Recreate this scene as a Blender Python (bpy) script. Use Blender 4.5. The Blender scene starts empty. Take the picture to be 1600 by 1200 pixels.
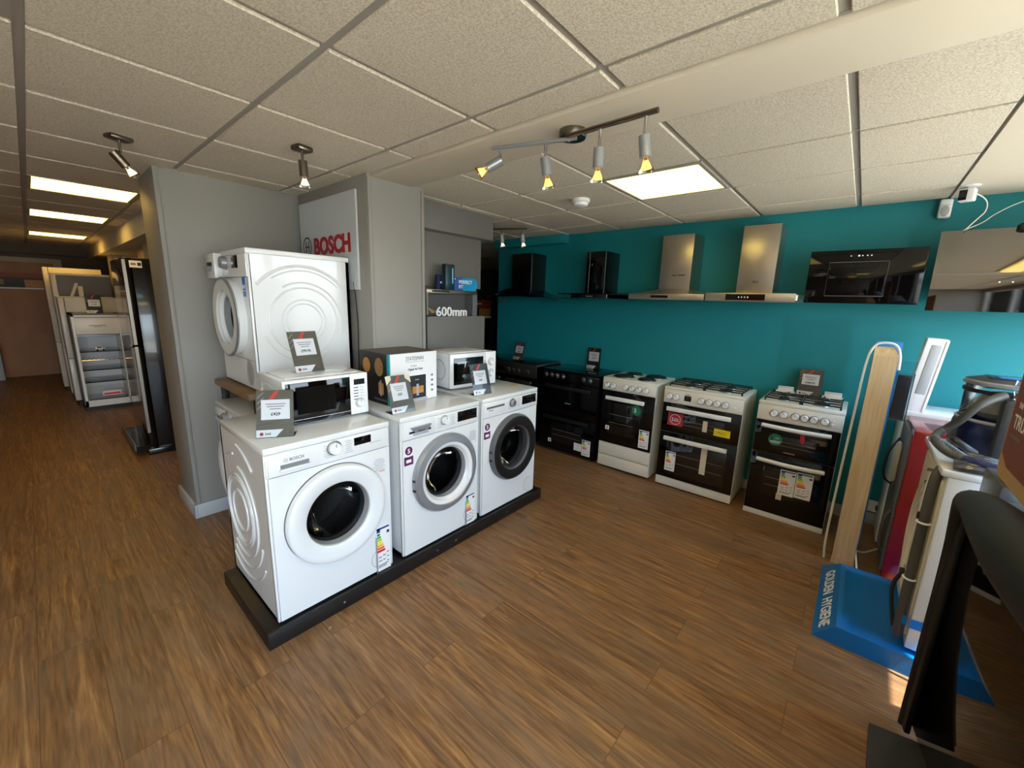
import bpy, bmesh, math, random
from mathutils import Matrix, Vector
random.seed(7)
PI = math.pi
sc = bpy.context.scene
# ------------------------------------------------------------------ camera
CAM_Z = 1.56
def cam_setup():
    yaw, pit, rol, F = .7029, -.1995, .0304, 632.5
    f = Vector((math.cos(yaw)*math.cos(pit), math.sin(yaw)*math.cos(pit), math.sin(pit)))
    r = Vector((math.sin(yaw), -math.cos(yaw), 0)); u = r.cross(f)
    r2 = r*math.cos(rol)+u*math.sin(rol); u2 = -r*math.sin(rol)+u*math.cos(rol)
    M = Matrix(((r2.x, u2.x, -f.x, 0), (r2.y, u2.y, -f.y, 0), (r2.z, u2.z, -f.z, CAM_Z), (0, 0, 0, 1)))
    cd = bpy.data.cameras.new('camera'); cd.sensor_width = 36; cd.sensor_fit = 'HORIZONTAL'
    cd.lens = 36*F/1600; cd.clip_start = .02; cd.clip_end = 200
    c = bpy.data.objects.new('camera', cd); c.matrix_world = M
    sc.collection.objects.link(c); sc.camera = c
cam_setup()
# ------------------------------------------------------------------ view, sky, sun
sc.view_settings.view_transform = 'Standard'; sc.view_settings.look = 'None'
sc.view_settings.gamma = 1; sc.view_settings.use_curve_mapping = False
sc.view_settings.exposure = 1.6
w = bpy.data.worlds.new('sky'); sc.world = w; w.use_nodes = True
nt = w.node_tree; bg = nt.nodes['Background']
tc = nt.nodes.new('ShaderNodeTexCoord'); sep = nt.nodes.new('ShaderNodeSeparateXYZ'); cr = nt.nodes.new('ShaderNodeValToRGB')
nt.links.new(tc.outputs['Generated'], sep.inputs[0]); nt.links.new(sep.outputs['Z'], cr.inputs[0]); nt.links.new(cr.outputs[0], bg.inputs[0])
cr.color_ramp.elements[0].position = 0; cr.color_ramp.elements[0].color = (.35, .36, .38, 1)
cr.color_ramp.elements[1].position = .5; cr.color_ramp.elements[1].color = (.45, .68, 1, 1)
e = cr.color_ramp.elements.new(.05); e.color = (.8, .9, 1, 1)
bg.inputs[1].default_value = 3.7
def lamp(name, kind, loc, energy, color, **k):
    d = bpy.data.lights.new(name, kind); d.energy = energy; d.color = color
    rot = k.pop('rot', None)
    for a, v in k.items(): setattr(d, a, v)
    o = bpy.data.objects.new(name, d); sc.collection.objects.link(o); o.location = loc
    if rot is not None: o.rotation_euler = rot
    return o
s = lamp('sun', 'SUN', (0, -5, 6), 6.0, (1, .93, .82), angle=.009)
s.rotation_euler = Vector((.07, .65, -1.19)).to_track_quat('-Z', 'Y').to_euler()
wl = lamp('window_portal', 'AREA', (.7, -1.36, 1.25), 1, (1, 1, 1), shape='RECTANGLE', size=6.5, size_y=2.0, rot=(PI/2, 0, 0))
wl.data.cycles.is_portal = True
# ------------------------------------------------------------------ materials
def lin(c): return tuple((v/12.92 if v <= .04045 else ((v+.055)/1.055)**2.4) for v in (c[0]/255, c[1]/255, c[2]/255))+(1,)
def mat(name, c, rough=.5, metal=0, coat=0, spec=.5, emit=0, trans=0, alpha=1, bump=None, vary=None, ecol=None, raw=False, aniso=0):
    m = bpy.data.materials.new(name); m.use_nodes = True; t = m.node_tree; p = t.nodes['Principled BSDF']
    col = c+(1,) if raw else lin(c)
    p.inputs['Base Color'].default_value = col; p.inputs['Roughness'].default_value = rough
    p.inputs['Metallic'].default_value = metal; p.inputs['Coat Weight'].default_value = coat
    p.inputs['Specular IOR Level'].default_value = spec; p.inputs['Transmission Weight'].default_value = trans
    p.inputs['Alpha'].default_value = alpha; p.inputs['Anisotropic'].default_value = aniso
    if emit: p.inputs['Emission Color'].default_value = ecol or col; p.inputs['Emission Strength'].default_value = emit
    co = t.nodes.new('ShaderNodeTexCoord')
    if vary:
        sca, amt = vary; n = t.nodes.new('ShaderNodeTexNoise'); n.inputs['Scale'].default_value = sca; n.inputs['Detail'].default_value = 4
        t.links.new(co.outputs['Object'], n.inputs['Vector'])
        mx = t.nodes.new('ShaderNodeMix'); mx.data_type = 'RGBA'; mx.inputs[6].default_value = tuple(v*(1-amt) for v in col[:3])+(1,)
        mx.inputs[7].default_value = tuple(min(1, v*(1+amt)) for v in col[:3])+(1,)
        t.links.new(n.outputs[0], mx.inputs[0]); t.links.new(mx.outputs[2], p.inputs['Base Color'])
    if bump:
        sca, st = bump; n = t.nodes.new('ShaderNodeTexNoise'); n.inputs['Scale'].default_value = sca; n.inputs['Detail'].default_value = 3
        b = t.nodes.new('ShaderNodeBump'); b.inputs['Strength'].default_value = st; b.inputs['Distance'].default_value = .004
        t.links.new(co.outputs['Object'], n.inputs['Vector']); t.links.new(n.outputs[0], b.inputs['Height']); t.links.new(b.outputs[0], p.inputs['Normal'])
    return m
def floor_mat():
    m = bpy.data.materials.new('oak_vinyl_planks'); m.use_nodes = True; t = m.node_tree; p = t.nodes['Principled BSDF']
    N = t.nodes.new; L = t.links.new
    co = N('ShaderNodeTexCoord'); mp = N('ShaderNodeMapping'); mp.inputs['Rotation'].default_value = (0, 0, PI/2)
    L(co.outputs['Object'], mp.inputs[0])
    br = N('ShaderNodeTexBrick'); br.inputs['Scale'].default_value = 1; br.inputs['Brick Width'].default_value = 1.22; br.inputs['Row Height'].default_value = .18
    br.inputs['Mortar Size'].default_value = .0012; br.inputs['Mortar Smooth'].default_value = .3; br.offset = .37; br.inputs['Bias'].default_value = 0
    br.inputs['Color1'].default_value = (0, 0, 0, 1); br.inputs['Color2'].default_value = (1, 1, 1, 1); br.inputs['Mortar'].default_value = (.5, .5, .5, 1)
    L(mp.outputs[0], br.inputs[0])
    # grain: noise stretched along the plank, shifted per plank
    ad = N('ShaderNodeVectorMath'); ad.operation = 'MULTIPLY_ADD'; ad.inputs[1].default_value = (7.3, 5.1, 3.7)
    L(br.outputs['Color'], ad.inputs[0]); L(mp.outputs[0], ad.inputs[2])
    ms = N('ShaderNodeMapping'); ms.inputs['Scale'].default_value = (.55, 9, 1); L(ad.outputs[0], ms.inputs[0])
    n1 = N('ShaderNodeTexNoise'); n1.inputs['Scale'].default_value = 2.6; n1.inputs['Detail'].default_value = 12; n1.inputs['Roughness'].default_value = .62; n1.inputs['Distortion'].default_value = 1.8
    L(ms.outputs[0], n1.inputs[0])
    ms2 = N('ShaderNodeMapping'); ms2.inputs['Scale'].default_value = (9, 110, 1); L(ad.outputs[0], ms2.inputs[0])
    n2 = N('ShaderNodeTexNoise'); n2.inputs['Scale'].default_value = 1; n2.inputs['Detail'].default_value = 4; L(ms2.outputs[0], n2.inputs[0])
    n3 = N('ShaderNodeTexNoise'); n3.inputs['Scale'].default_value = 3.2; n3.inputs['Detail'].default_value = 5; n3.inputs['Distortion'].default_value = .8
    ms3 = N('ShaderNodeMapping'); ms3.inputs['Scale'].default_value = (.8, 2.4, 1); L(ad.outputs[0], ms3.inputs[0]); L(ms3.outputs[0], n3.inputs[0])
    cr = N('ShaderNodeValToRGB'); L(n1.outputs[0], cr.inputs[0]); els = cr.color_ramp.elements
    els[0].position = .28; els[0].color = lin((94, 68, 45)); els[1].position = .74; els[1].color = lin((194, 147, 96))
    e = els.new(.44); e.color = lin((132, 95, 61)); e = els.new(.57); e.color = lin((158, 116, 74))
    m1 = N('ShaderNodeMix'); m1.data_type = 'RGBA'; m1.blend_type = 'MULTIPLY'; m1.inputs[0].default_value = .55
    c2 = N('ShaderNodeValToRGB'); c2.color_ramp.elements[0].position = .35; c2.color_ramp.elements[0].color = (.42, .38, .35, 1); c2.color_ramp.elements[1].position = .6; c2.color_ramp.elements[1].color = (1, 1, 1, 1)
    L(n2.outputs[0], c2.inputs[0]); L(cr.outputs[0], m1.inputs[6]); L(c2.outputs[0], m1.inputs[7])
    m2 = N('ShaderNodeMix'); m2.data_type = 'RGBA'; m2.inputs[0].default_value = .5
    c3 = N('ShaderNodeValToRGB'); c3.color_ramp.elements[0].position = .38; c3.color_ramp.elements[0].color = (0, 0, 0, 1); c3.color_ramp.elements[1].position = .68; c3.color_ramp.elements[1].color = (.6, .6, .6, 1)
    L(n3.outputs[0], c3.inputs[0]); L(c3.outputs[0], m2.inputs[0]); L(m1.outputs[2], m2.inputs[6]); m2.inputs[7].default_value = lin((122, 100, 80))
    hs = N('ShaderNodeHueSaturation'); mr = N('ShaderNodeMapRange'); mr.inputs[3].default_value = .93; mr.inputs[4].default_value = 1.07
    L(br.outputs['Color'], mr.inputs[0]); L(mr.outputs[0], hs.inputs['Value']); L(m2.outputs[2], hs.inputs['Color'])
    m3 = N('ShaderNodeMix'); m3.data_type = 'RGBA'; L(br.outputs['Fac'], m3.inputs[0]); L(hs.outputs[0], m3.inputs[6]); m3.inputs[7].default_value = lin((88, 64, 44))
    L(m3.outputs[2], p.inputs['Base Color']); p.inputs['Roughness'].default_value = .42; p.inputs['Specular IOR Level'].default_value = .35
    b = N('ShaderNodeBump'); b.inputs['Strength'].default_value = .25; b.inputs['Distance'].default_value = .002; L(n2.outputs[0], b.inputs['Height']); L(b.outputs[0], p.inputs['Normal'])
    return m
def pane_mat(name, tint, gl=.12, rough=.01):
    m = bpy.data.materials.new(name); m.use_nodes = True; t = m.node_tree; t.nodes.clear(); N = t.nodes.new; L = t.links.new
    o = N('ShaderNodeOutputMaterial'); mx = N('ShaderNodeMixShader'); tr = N('ShaderNodeBsdfTransparent'); g = N('ShaderNodeBsdfGlossy')
    fr = N('ShaderNodeLayerWeight'); fr.inputs[0].default_value = gl
    tr.inputs[0].default_value = tint+(1,); g.inputs['Roughness'].default_value = rough
    L(fr.outputs['Fresnel'], mx.inputs[0]); L(tr.outputs[0], mx.inputs[1]); L(g.outputs[0], mx.inputs[2]); L(mx.outputs[0], o.inputs[0])
    return m
def steel_mat(name, c, rough=.3, sx=1, sy=1, sz=60):
    m = mat(name, c, rough, 1); t = m.node_tree; p = t.nodes['Principled BSDF']; N = t.nodes.new
    co = N('ShaderNodeTexCoord'); mp = N('ShaderNodeMapping'); mp.inputs['Scale'].default_value = (sx, sy, sz); n = N('ShaderNodeTexNoise'); n.inputs['Scale'].default_value = 8
    mr = N('ShaderNodeMapRange'); mr.inputs[3].default_value = rough-.08; mr.inputs[4].default_value = rough+.12
    t.links.new(co.outputs['Object'], mp.inputs[0]); t.links.new(mp.outputs[0], n.inputs[0]); t.links.new(n.outputs[0], mr.inputs[0]); t.links.new(mr.outputs[0], p.inputs['Roughness'])
    return m
def drum_mat():
    m = mat('perforated_drum', (120, 118, 115), .3, .9); t = m.node_tree; p = t.nodes['Principled BSDF']; N = t.nodes.new
    co = N('ShaderNodeTexCoord'); v = N('ShaderNodeTexVoronoi'); v.inputs['Scale'].default_value = 150; cr = N('ShaderNodeValToRGB')
    cr.color_ramp.elements[0].position = .12; cr.color_ramp.elements[0].color = (.02, .02, .02, 1); cr.color_ramp.elements[1].position = .4; cr.color_ramp.elements[1].color = (.10, .095, .09, 1)
    t.links.new(co.outputs['Object'], v.inputs['Vector']); t.links.new(v.outputs['Distance'], cr.inputs[0]); t.links.new(cr.outputs[0], p.inputs['Base Color'])
    return m
def tile_mat():
    m = mat('mineral_fibre_tile', (218, 208, 190), .9, bump=(300, .5)); t = m.node_tree; p = t.nodes['Principled BSDF']; N = t.nodes.new
    co = N('ShaderNodeTexCoord'); n = N('ShaderNodeTexNoise'); n.inputs['Scale'].default_value = 160; n.inputs['Detail'].default_value = 3; cr = N('ShaderNodeValToRGB')
    cr.color_ramp.elements[0].position = .34; cr.color_ramp.elements[0].color = lin((190, 179, 160)); cr.color_ramp.elements[1].position = .6; cr.color_ramp.elements[1].color = lin((221, 212, 196))
    t.links.new(co.outputs['Object'], n.inputs[0]); t.links.new(n.outputs[0], cr.inputs[0]); t.links.new(cr.outputs[0], p.inputs['Base Color'])
    return m
def wood_mat(name, a, b, axis=(30, 30, 1.5)):
    m = mat(name, a, .5); t = m.node_tree; p = t.nodes['Principled BSDF']; N = t.nodes.new
    co = N('ShaderNodeTexCoord'); mp = N('ShaderNodeMapping'); mp.inputs['Scale'].default_value = axis; n = N('ShaderNodeTexNoise'); n.inputs['Scale'].default_value = 2; n.inputs['Detail'].default_value = 6; n.inputs['Distortion'].default_value = .6
    cr = N('ShaderNodeValToRGB'); cr.color_ramp.elements[0].position = .35; cr.color_ramp.elements[0].color = lin(a); cr.color_ramp.elements[1].position = .65; cr.color_ramp.elements[1].color = lin(b)
    t.links.new(co.outputs['Object'], mp.inputs[0]); t.links.new(mp.outputs[0], n.inputs[0]); t.links.new(n.outputs[0], cr.inputs[0]); t.links.new(cr.outputs[0], p.inputs['Base Color'])
    return m
M = {}
M['floor'] = floor_mat(); M['tile'] = tile_mat(); M['drum'] = drum_mat()
M['tee'] = mat('tee_bar', (158, 154, 146), .5)
M['plaster'] = mat('painted_plaster', (210, 200, 182), .8, bump=(18, .15))
M['grey'] = mat('grey_wall_paint', (143, 140, 135), .55, bump=(30, .08), vary=(1.3, .03))
M['grey2'] = mat('warm_grey_panel', (110, 107, 103), .5)
M['greydk'] = mat('dark_grey_panel', (74, 74, 74), .45)
M['teal'] = mat('teal_wall_paint', (0, 122, 131), .6, bump=(25, .1), vary=(1.1, .03))
M['skirt'] = mat('skirting_grey', (176, 180, 184), .4)
M['cream'] = mat('cream_wall_paint', (190, 178, 155), .7, bump=(20, .1))
M['brownwall'] = mat('taupe_wall', (104, 92, 76), .7)
M['browndoor'] = wood_mat('brown_door_board', (158, 102, 50), (172, 114, 60), (2, 2, 1))
M['white'] = mat('white_enamel', (228, 230, 232), .22, coat=.4)
M['whitem'] = mat('white_plastic', (234, 235, 236), .3)
M['whited'] = mat('warm_white_dial', (236, 232, 222), .3)
M['whitew'] = mat('warm_white_enamel', (226, 222, 212), .3, coat=.2)
M['lgrey'] = mat('light_grey_plastic', (170, 172, 175), .4)
M['mgrey'] = mat('mid_grey_plastic', (96, 98, 101), .45)
M['dgrey'] = mat('dark_grey_plastic', (52, 53, 56), .4)
M['black'] = mat('black_enamel', (10, 10, 11), .18, coat=.5)
M['blackm'] = mat('matt_black', (16, 16, 17), .5)
M['blackwood'] = mat('black_painted_board', (22, 21, 21), .42, bump=(60, .3), vary=(14, .4))
M['bglass'] = mat('black_glass', (5, 5, 6), .04, spec=.5)
M['ovenglass'] = mat('oven_window_glass', (22, 20, 19), .05, spec=.8)
M['rubber'] = mat('door_gasket_rubber', (42, 43, 45), .6)
M['dglass'] = pane_mat('door_glass', (.62, .63, .65), .10)
M['clear'] = pane_mat('clear_acrylic', (.93, .94, .95), .2)
M['splash'] = pane_mat('splashback_glass', (.98, 1, 1), .10)
M['window'] = pane_mat('window_glass', (.95, .97, .97), .08)
M['steel'] = steel_mat('brushed_steel', (188, 180, 168), .3)
M['steeld'] = steel_mat('dark_brushed_steel', (150, 140, 122), .34)
M['chrome'] = mat('chrome', (200, 200, 200), .12, 1)
M['nickel'] = mat('brushed_nickel', (120, 112, 102), .3, 1)
M['silver'] = mat('silver_paint', (158, 162, 168), .3, .5)
M['display'] = mat('display_glass', (9, 9, 11), .05, spec=.8)
M['ink'] = mat('black_ink', (28, 28, 30), .6)
M['inkg'] = mat('grey_ink', (120, 122, 126), .6)
M['paper'] = mat('white_paper', (236, 236, 238), .6)
M['olive'] = mat('card_print_taupe', (92, 88, 78), .35, vary=(9, .12))
M['red'] = mat('red_print', (214, 62, 52), .4)
M['boschred'] = mat('sign_red', (170, 26, 44), .4)
M['logored'] = mat('logo_red', (176, 40, 50), .4)
M['redenamel'] = mat('red_enamel', (150, 14, 26), .2, coat=.5)
M['purple'] = mat('purple_sticker', (92, 34, 84), .4)
M['green'] = mat('green_sticker', (22, 122, 88), .4)
M['yellow'] = mat('yellow_sticker', (240, 214, 20), .5)
M['blue'] = mat('blue_plinth_laminate', (0, 108, 186), .35)
M['bluel'] = mat('light_blue_card', (50, 130, 200), .4)
M['bluet'] = mat('blue_tape', (0, 120, 205), .4)
M['navy'] = mat('navy_plastic', (22, 30, 70), .25)
M['boxteal'] = mat('teal_print', (20, 150, 156), .4)
M['carton'] = mat('dark_carton_print', (26, 22, 21), .4)
M['cartontop'] = mat('grey_carton', (98, 92, 86), .6)
M['food'] = mat('food_print', (196, 132, 60), .5, vary=(60, .5))
M['food2'] = mat('food_print_dark', (150, 112, 70), .5, vary=(90, .6))
M['beech'] = wood_mat('pale_ash_laminate', (186, 156, 112), (204, 176, 134))
M['oak'] = wood_mat('oak_board', (124, 96, 64), (140, 112, 78), (4, 1.5, 30))
M['cardboard'] = mat('cardboard', (190, 152, 104), .8)
M['brownprint'] = mat('brown_print', (128, 66, 46), .6)
M['cable'] = mat('white_cable', (214, 214, 206), .45)
M['hose'] = mat('grey_hose', (78, 76, 72), .5)
M['cream2'] = mat('cream_plastic', (214, 204, 186), .45)
M['panel'] = mat('light_diffuser', (255, 226, 170), .5, emit=1.5, ecol=(1, .76, .20, 1))
M['panelw'] = mat('light_diffuser_warm', (255, 205, 130), .5, emit=2.2, ecol=(1, .62, .15, 1))
M['skyp'] = mat('sky_print_panel', (170, 220, 250), .5, emit=1.0, ecol=(.5, .8, 1, 1), vary=(3, .3))
M['bulb'] = mat('lit_bulb', (255, 225, 170), .3, emit=.7, ecol=(1, .7, .3, 1))
M['bulbglass'] = pane_mat('gilt_reflector_glass', (.95, .74, .42), .4, .1)
M['hoodglass'] = mat('hood_black_glass', (6, 5, 5), .05, spec=.3)
M['bulbc'] = mat('lit_bulb_cool', (220, 230, 255), .3, emit=.6, ecol=(.75, .85, 1, 1))
M['leaflet'] = mat('dark_leaflet', (44, 48, 66), .5)
M['poster'] = mat('orange_poster', (150, 66, 36), .5, vary=(6, .3))
M['posterd'] = mat('dark_poster_print', (36, 24, 20), .5)
M['wallpaper'] = mat('patterned_wallpaper', (170, 152, 124), .7, vary=(16, .35))
M['plastic'] = pane_mat('clear_polythene', (.86, .86, .86), .25, .12)
M['bag2'] = mat('white_dust_bag', (190, 188, 180), .35, bump=(40, 1), vary=(18, .5))
M['bag'] = mat('crinkled_bag', (60, 60, 62), .25, coat=.8, bump=(60, 1), vary=(50, .8))
M['greyfridge'] = mat('graphite_enamel', (92, 94, 97), .35, .3)
for k, c in (('eA', (0, 140, 70)), ('eB', (80, 175, 70)), ('eC', (180, 205, 50)), ('eD', (245, 230, 40)), ('eE', (245, 180, 40)), ('eF', (230, 110, 40)), ('eG', (215, 35, 40)), ('eblue', (30, 70, 140))):
    M[k] = mat('label_'+{'eA': 'dark_green', 'eB': 'green', 'eC': 'lime', 'eD': 'yellow', 'eE': 'amber', 'eF': 'orange', 'eG': 'red', 'eblue': 'blue'}[k], c, .5)
# ------------------------------------------------------------------ mesh builder
RF = Matrix.Rotation(PI/2, 4, 'X')            # text standing up, facing -Y
def T(x, y, z): return Matrix.Translation((x, y, z))
class MB:
    def __init__(s): s.bm = bmesh.new(); s.mats = []; s.X = Matrix.Identity(4)
    def mi(s, m):
        m = M[m] if isinstance(m, str) else m
        if m not in s.mats: s.mats.append(m)
        return s.mats.index(m)
    def _add(s, verts, faces, m, Mx=None):
        Q = s.X @ Mx if Mx is not None else s.X; k = s.mi(m)
        vs = [s.bm.verts.new(Q @ Vector(v)) for v in verts]; out = []
        for f in faces:
            try: fa = s.bm.faces.new([vs[i] for i in f]); fa.material_index = k; out.append(fa)
            except ValueError: pass
        return vs, out
    def box(s, x0, x1, y0, y1, z0, z1, m, bev=0, seg=2, Mx=None):
        v = [(x0, y0, z0), (x1, y0, z0), (x1, y1, z0), (x0, y1, z0), (x0, y0, z1), (x1, y0, z1), (x1, y1, z1), (x0, y1, z1)]
        vs, fs = s._add(v, [(3, 2, 1, 0), (4, 5, 6, 7), (0, 1, 5, 4), (1, 2, 6, 5), (2, 3, 7, 6), (3, 0, 4, 7)], m, Mx)
        if bev:
            ed = list({e for f in fs for e in f.edges})
            bmesh.ops.bevel(s.bm, geom=ed, offset=bev, segments=seg, affect='EDGES', profile=.5, material=-1)
        return s
    def prism(s, pts, vec, m, Mx=None):
        n = len(pts); v = [Vector(p) for p in pts]; v2 = [p+Vector(vec) for p in v]
        s._add(v+v2, [tuple(range(n))[::-1], tuple(range(n, 2*n))]+[(i, (i+1) % n, n+(i+1) % n, n+i) for i in range(n)], m, Mx); return s
    def lathe(s, prof, m, Mx=None, seg=32, caps=False, a0=0, a1=2*PI):
        full = abs(a1-a0-2*PI) < 1e-6; n = seg if full else seg+1; v = []
        for r, h in prof:
            for i in range(n):
                a = a0+(a1-a0)*i/seg; v.append((r*math.cos(a), r*math.sin(a), h))
        f = []
        for j in range(len(prof)-1):
            for i in range(seg):
                i2 = (i+1) % n; f.append((j*n+i, j*n+i2, (j+1)*n+i2, (j+1)*n+i))
        if caps: f.append(tuple(range(n))[::-1]); f.append(tuple((len(prof)-1)*n+i for i in range(n)))
        s._add(v, f, m, Mx); return s
    def cyl(s, p0, p1, r0, m, r1=None, seg=20):
        p0 = Vector(p0); p1 = Vector(p1); d = p1-p0; q = d.to_track_quat('Z', 'Y').to_matrix().to_4x4(); r1 = r0 if r1 is None else r1
        return s.lathe([(r0, 0), (r1, d.length)], m, Matrix.Translation(p0) @ q, seg, True)
    def tube(s, pts, r, m, seg=8, closed=False, smooth=0, cap=True):
        P = [Vector(p) for p in pts]
        for _ in range(smooth):
            Q = []
            n = len(P)
            rng = range(n if closed else n-1)
            if not closed: Q.append(P[0])
            for i in rng:
                a, b = P[i], P[(i+1) % n]; Q += [a*.75+b*.25, a*.25+b*.75]
            if not closed: Q.append(P[-1])
            P = Q
        n = len(P); v = []; up = None
        for i in range(n):
            t = (P[(i+1) % n]-P[i-1]) if closed else (P[min(i+1, n-1)]-P[max(i-1, 0)])
            t.normalize()
            if up is None:
                up = Vector((0, 0, 1)) if abs(t.z) < .9 else Vector((1, 0, 0))
            a = t.cross(up)
            if a.length < 1e-4: a = t.cross(Vector((.3, .8, .5)))
            a.normalize(); b = a.cross(t); up = b
            rr = r[min(i, len(r)-1)] if isinstance(r, (list, tuple)) else r
            for k in range(seg):
                an = 2*PI*k/seg; v.append(P[i]+a*rr*math.cos(an)+b*rr*math.sin(an))
        f = []
        for i in range(n if closed else n-1):
            i2 = (i+1) % n
            for k in range(seg): k2 = (k+1) % seg; f.append((i*seg+k, i*seg+k2, i2*seg+k2, i2*seg+k))
        if not closed and cap: f.append(tuple(range(seg))[::-1]); f.append(tuple((n-1)*seg+k for k in range(seg)))
        s._add(v, f, m); return s
    def text(s, body, x, y, z, size, m, ext=.0006, rot=RF, align='LEFT', bold=0, xs=1):
        cu = bpy.data.curves.new('t', 'FONT'); cu.body = body; cu.size = size; cu.extrude = ext; cu.offset = bold; cu.align_x = align; cu.resolution_u = 3
        ob = bpy.data.objects.new('t', cu); sc.collection.objects.link(ob)
        bpy.context.view_layer.update(); me = bpy.data.meshes.new_from_object(ob.evaluated_get(bpy.context.evaluated_depsgraph_get()))
        Mx = T(x, y, z) @ rot @ Matrix.Diagonal((xs, 1, 1, 1))
        s._add([v.co.copy() for v in me.vertices], [tuple(p.vertices) for p in me.polygons], m, Mx)
        bpy.data.objects.remove(ob); bpy.data.curves.remove(cu); bpy.data.meshes.remove(me); return s
    def build(s, name, parent=None, label=None, ang=35):
        bmesh.ops.recalc_face_normals(s.bm, faces=s.bm.faces[:])
        for f in s.bm.faces: f.smooth = True
        c = math.radians(ang)
        for e in s.bm.edges:
            if len(e.link_faces) == 2: e.smooth = e.calc_face_angle(0) < c
        me = bpy.data.meshes.new(name); s.bm.to_mesh(me); s.bm.free()
        for m in s.mats: me.materials.append(m)
        o = bpy.data.objects.new(name, me); sc.collection.objects.link(o)
        if parent is not None: o.parent = parent
        if label: o['label'] = label
        return o
def thing(name, label, cat, loc=(0, 0, 0), rz=0, group=None, rx=0, ry=0):
    o = bpy.data.objects.new(name, None); o.empty_display_size = .1; sc.collection.objects.link(o)
    o.location = loc; o.rotation_euler = (rx, ry, rz); o['label'] = label; o['category'] = cat
    if group: o['group'] = group
    return o
def tag(o, label, cat, group=None, kind=None):
    if label: o['label'] = label
    if cat: o['category'] = cat
    if group: o['group'] = group
    if kind: o['kind'] = kind
    return o
def struct(o): o['kind'] = 'structure'; return o
def B(name, x0, x1, y0, y1, z0, z1, m, bev=0, parent=None, label=None): return MB().box(x0, x1, y0, y1, z0, z1, m, bev).build(name, parent, label)
R90 = -PI/2     # local front (-Y) turned to face world -X
# ------------------------------------------------------------------ the setting
CE = 2.297
struct(B('floor', -2.7, 7.2, -1.53, 11.5, -.05, 0, 'floor'))
struct(B('wall_right', 3.92, 4.05, -1.53, 3.60, 0, 2.45, 'teal'))
struct(B('wall_left', -2.7, -2.55, -1.53, 11.5, 0, 2.45, 'grey'))
struct(B('wall_back', -2.7, 1.6, 11.3, 11.45, 0, 2.45, 'brownwall'))
struct(B('wall_corridor', 1.45, 1.6, 3.82, 11.3, 0, 2.45, 'brownwall'))
struct(B('wall_end', .575, 1.45, 3.36, 3.82, 0, 2.45, 'grey', .004))
struct(B('wall_pillar', 1.41, 1.83, 2.39, 3.36, 0, 2.45, 'grey', .004))
struct(B('wall_rear_room', 1.6, 7.2, 6.0, 6.15, 0, 2.45, 'cream'))
struct(B('wall_far_side', 7.1, 7.2, 3.6, 6.0, 0, 2.45, 'cream'))
struct(B('wall_stub', 4.05, 7.2, 3.45, 3.6, 0, 2.45, 'cream'))
# shop front behind the camera: stall riser, header, mullions and panes
m = MB(); m.box(-2.7, 4.05, -1.53, -1.38, 0, .35, 'grey'); m.box(-2.7, 4.05, -1.53, -1.38, 2.2, 2.45, 'grey'); struct(m.build('wall_front'))
for i in range(4):
    x0 = -2.55+i*1.62; m = MB()
    m.box(x0, x0+.05, -1.49, -1.41, .35, 2.2, 'lgrey'); m.box(x0+1.57, x0+1.62, -1.49, -1.41, .35, 2.2, 'lgrey')
    m.box(x0+.05, x0+1.57, -1.49, -1.41, .35, .40, 'lgrey'); m.box(x0+.05, x0+1.57, -1.49, -1.41, 2.15, 2.2, 'lgrey')
    f = struct(m.build('window_%d' % (i+1)))
    B('pane', x0+.05, x0+1.57, -1.454, -1.446, .40, 2.15, 'window', parent=f)
struct(B('ground', -30, 30, -30, -1.53, -.1, -.05, mat('pavement', (208, 190, 162), .8)))
# ceiling: slab above, tee grid, lay-in tiles
struct(B('ceiling', -2.7, 7.2, -1.53, 11.5, 2.36, 2.42, 'plaster'))
PANELS = {(2.332, .742): 'main', (.082, 4.351): 'warm', (.082, 6.151): 'warm', (.082, 8.551): 'warm', (-1.718, .151): 'main', (-.518, .151): 'main', (.682, -.449): 'main', (-.518, 1.351): 'sky', (-1.718, 4.351): 'warm', (-1.718, 1.951): 'main', (1.732+1.2, -9): 'x'}  # the panel over the window aisle is an added, unseen fill lamp
def grid(x_lines, y_lines, nm, g=.013):
    t = MB(); k = MB()
    for i in range(len(x_lines)-1):
        for j in range(len(y_lines)-1):
            x0, x1, y0, y1 = x_lines[i], x_lines[i+1], y_lines[j], y_lines[j+1]
            if any(abs(px-x0) < .02 and abs(py-y0) < .02 for px, py in PANELS): continue
            t.box(x0+g, x1-g, y0+g, y1-g, CE-.002, CE+.02, 'tile', .003, 1)
    for x in x_lines: k.box(x-.014, x+.014, y_lines[0], y_lines[-1], CE+.006, CE+.03, 'tee')
    for y in y_lines: k.box(x_lines[0], x_lines[-1], y-.014, y+.014, CE+.007, CE+.03, 'tee')
    struct(t.build('ceiling_tiles')); struct(k.build('ceiling_grid'))
yl = [-1.38]+[.151+.6*k for k in range(-2, 19)]+[11.3]
grid([-2.55, -2.318, -1.718, -1.118, -.518, .082, .682, 1.282, 1.447], yl, 'l')
grid([1.735, 2.332, 2.932, 3.532, 3.915], [-.309]+[.142+.6*k for k in range(0, 5)]+[3.142, 3.742, 4.342, 4.942, 5.542, 6.0], 'r')
grid([3.935, 4.53, 5.13, 5.73, 6.33, 6.93, 7.1], [3.62, 4.342, 4.942, 5.542, 6.0], 'x')
struct(B('trim_1', 1.447, 1.735, -1.38, 3.36, CE-.016, 2.36, 'plaster', .002))          # boxed beam across the ceiling
struct(B('trim_2', 1.735, 3.92, -1.38, -.309, CE-.004, 2.36, 'plaster'))
struct(B('trim_3', .80, 1.45, 3.82, 11.3, 2.10, 2.36, 'plaster', .003))                  # corridor soffit
struct(B('trim_4', 3.83, 3.92, 2.57, 3.6, 2.205, 2.36, 'teal', .002))
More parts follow.
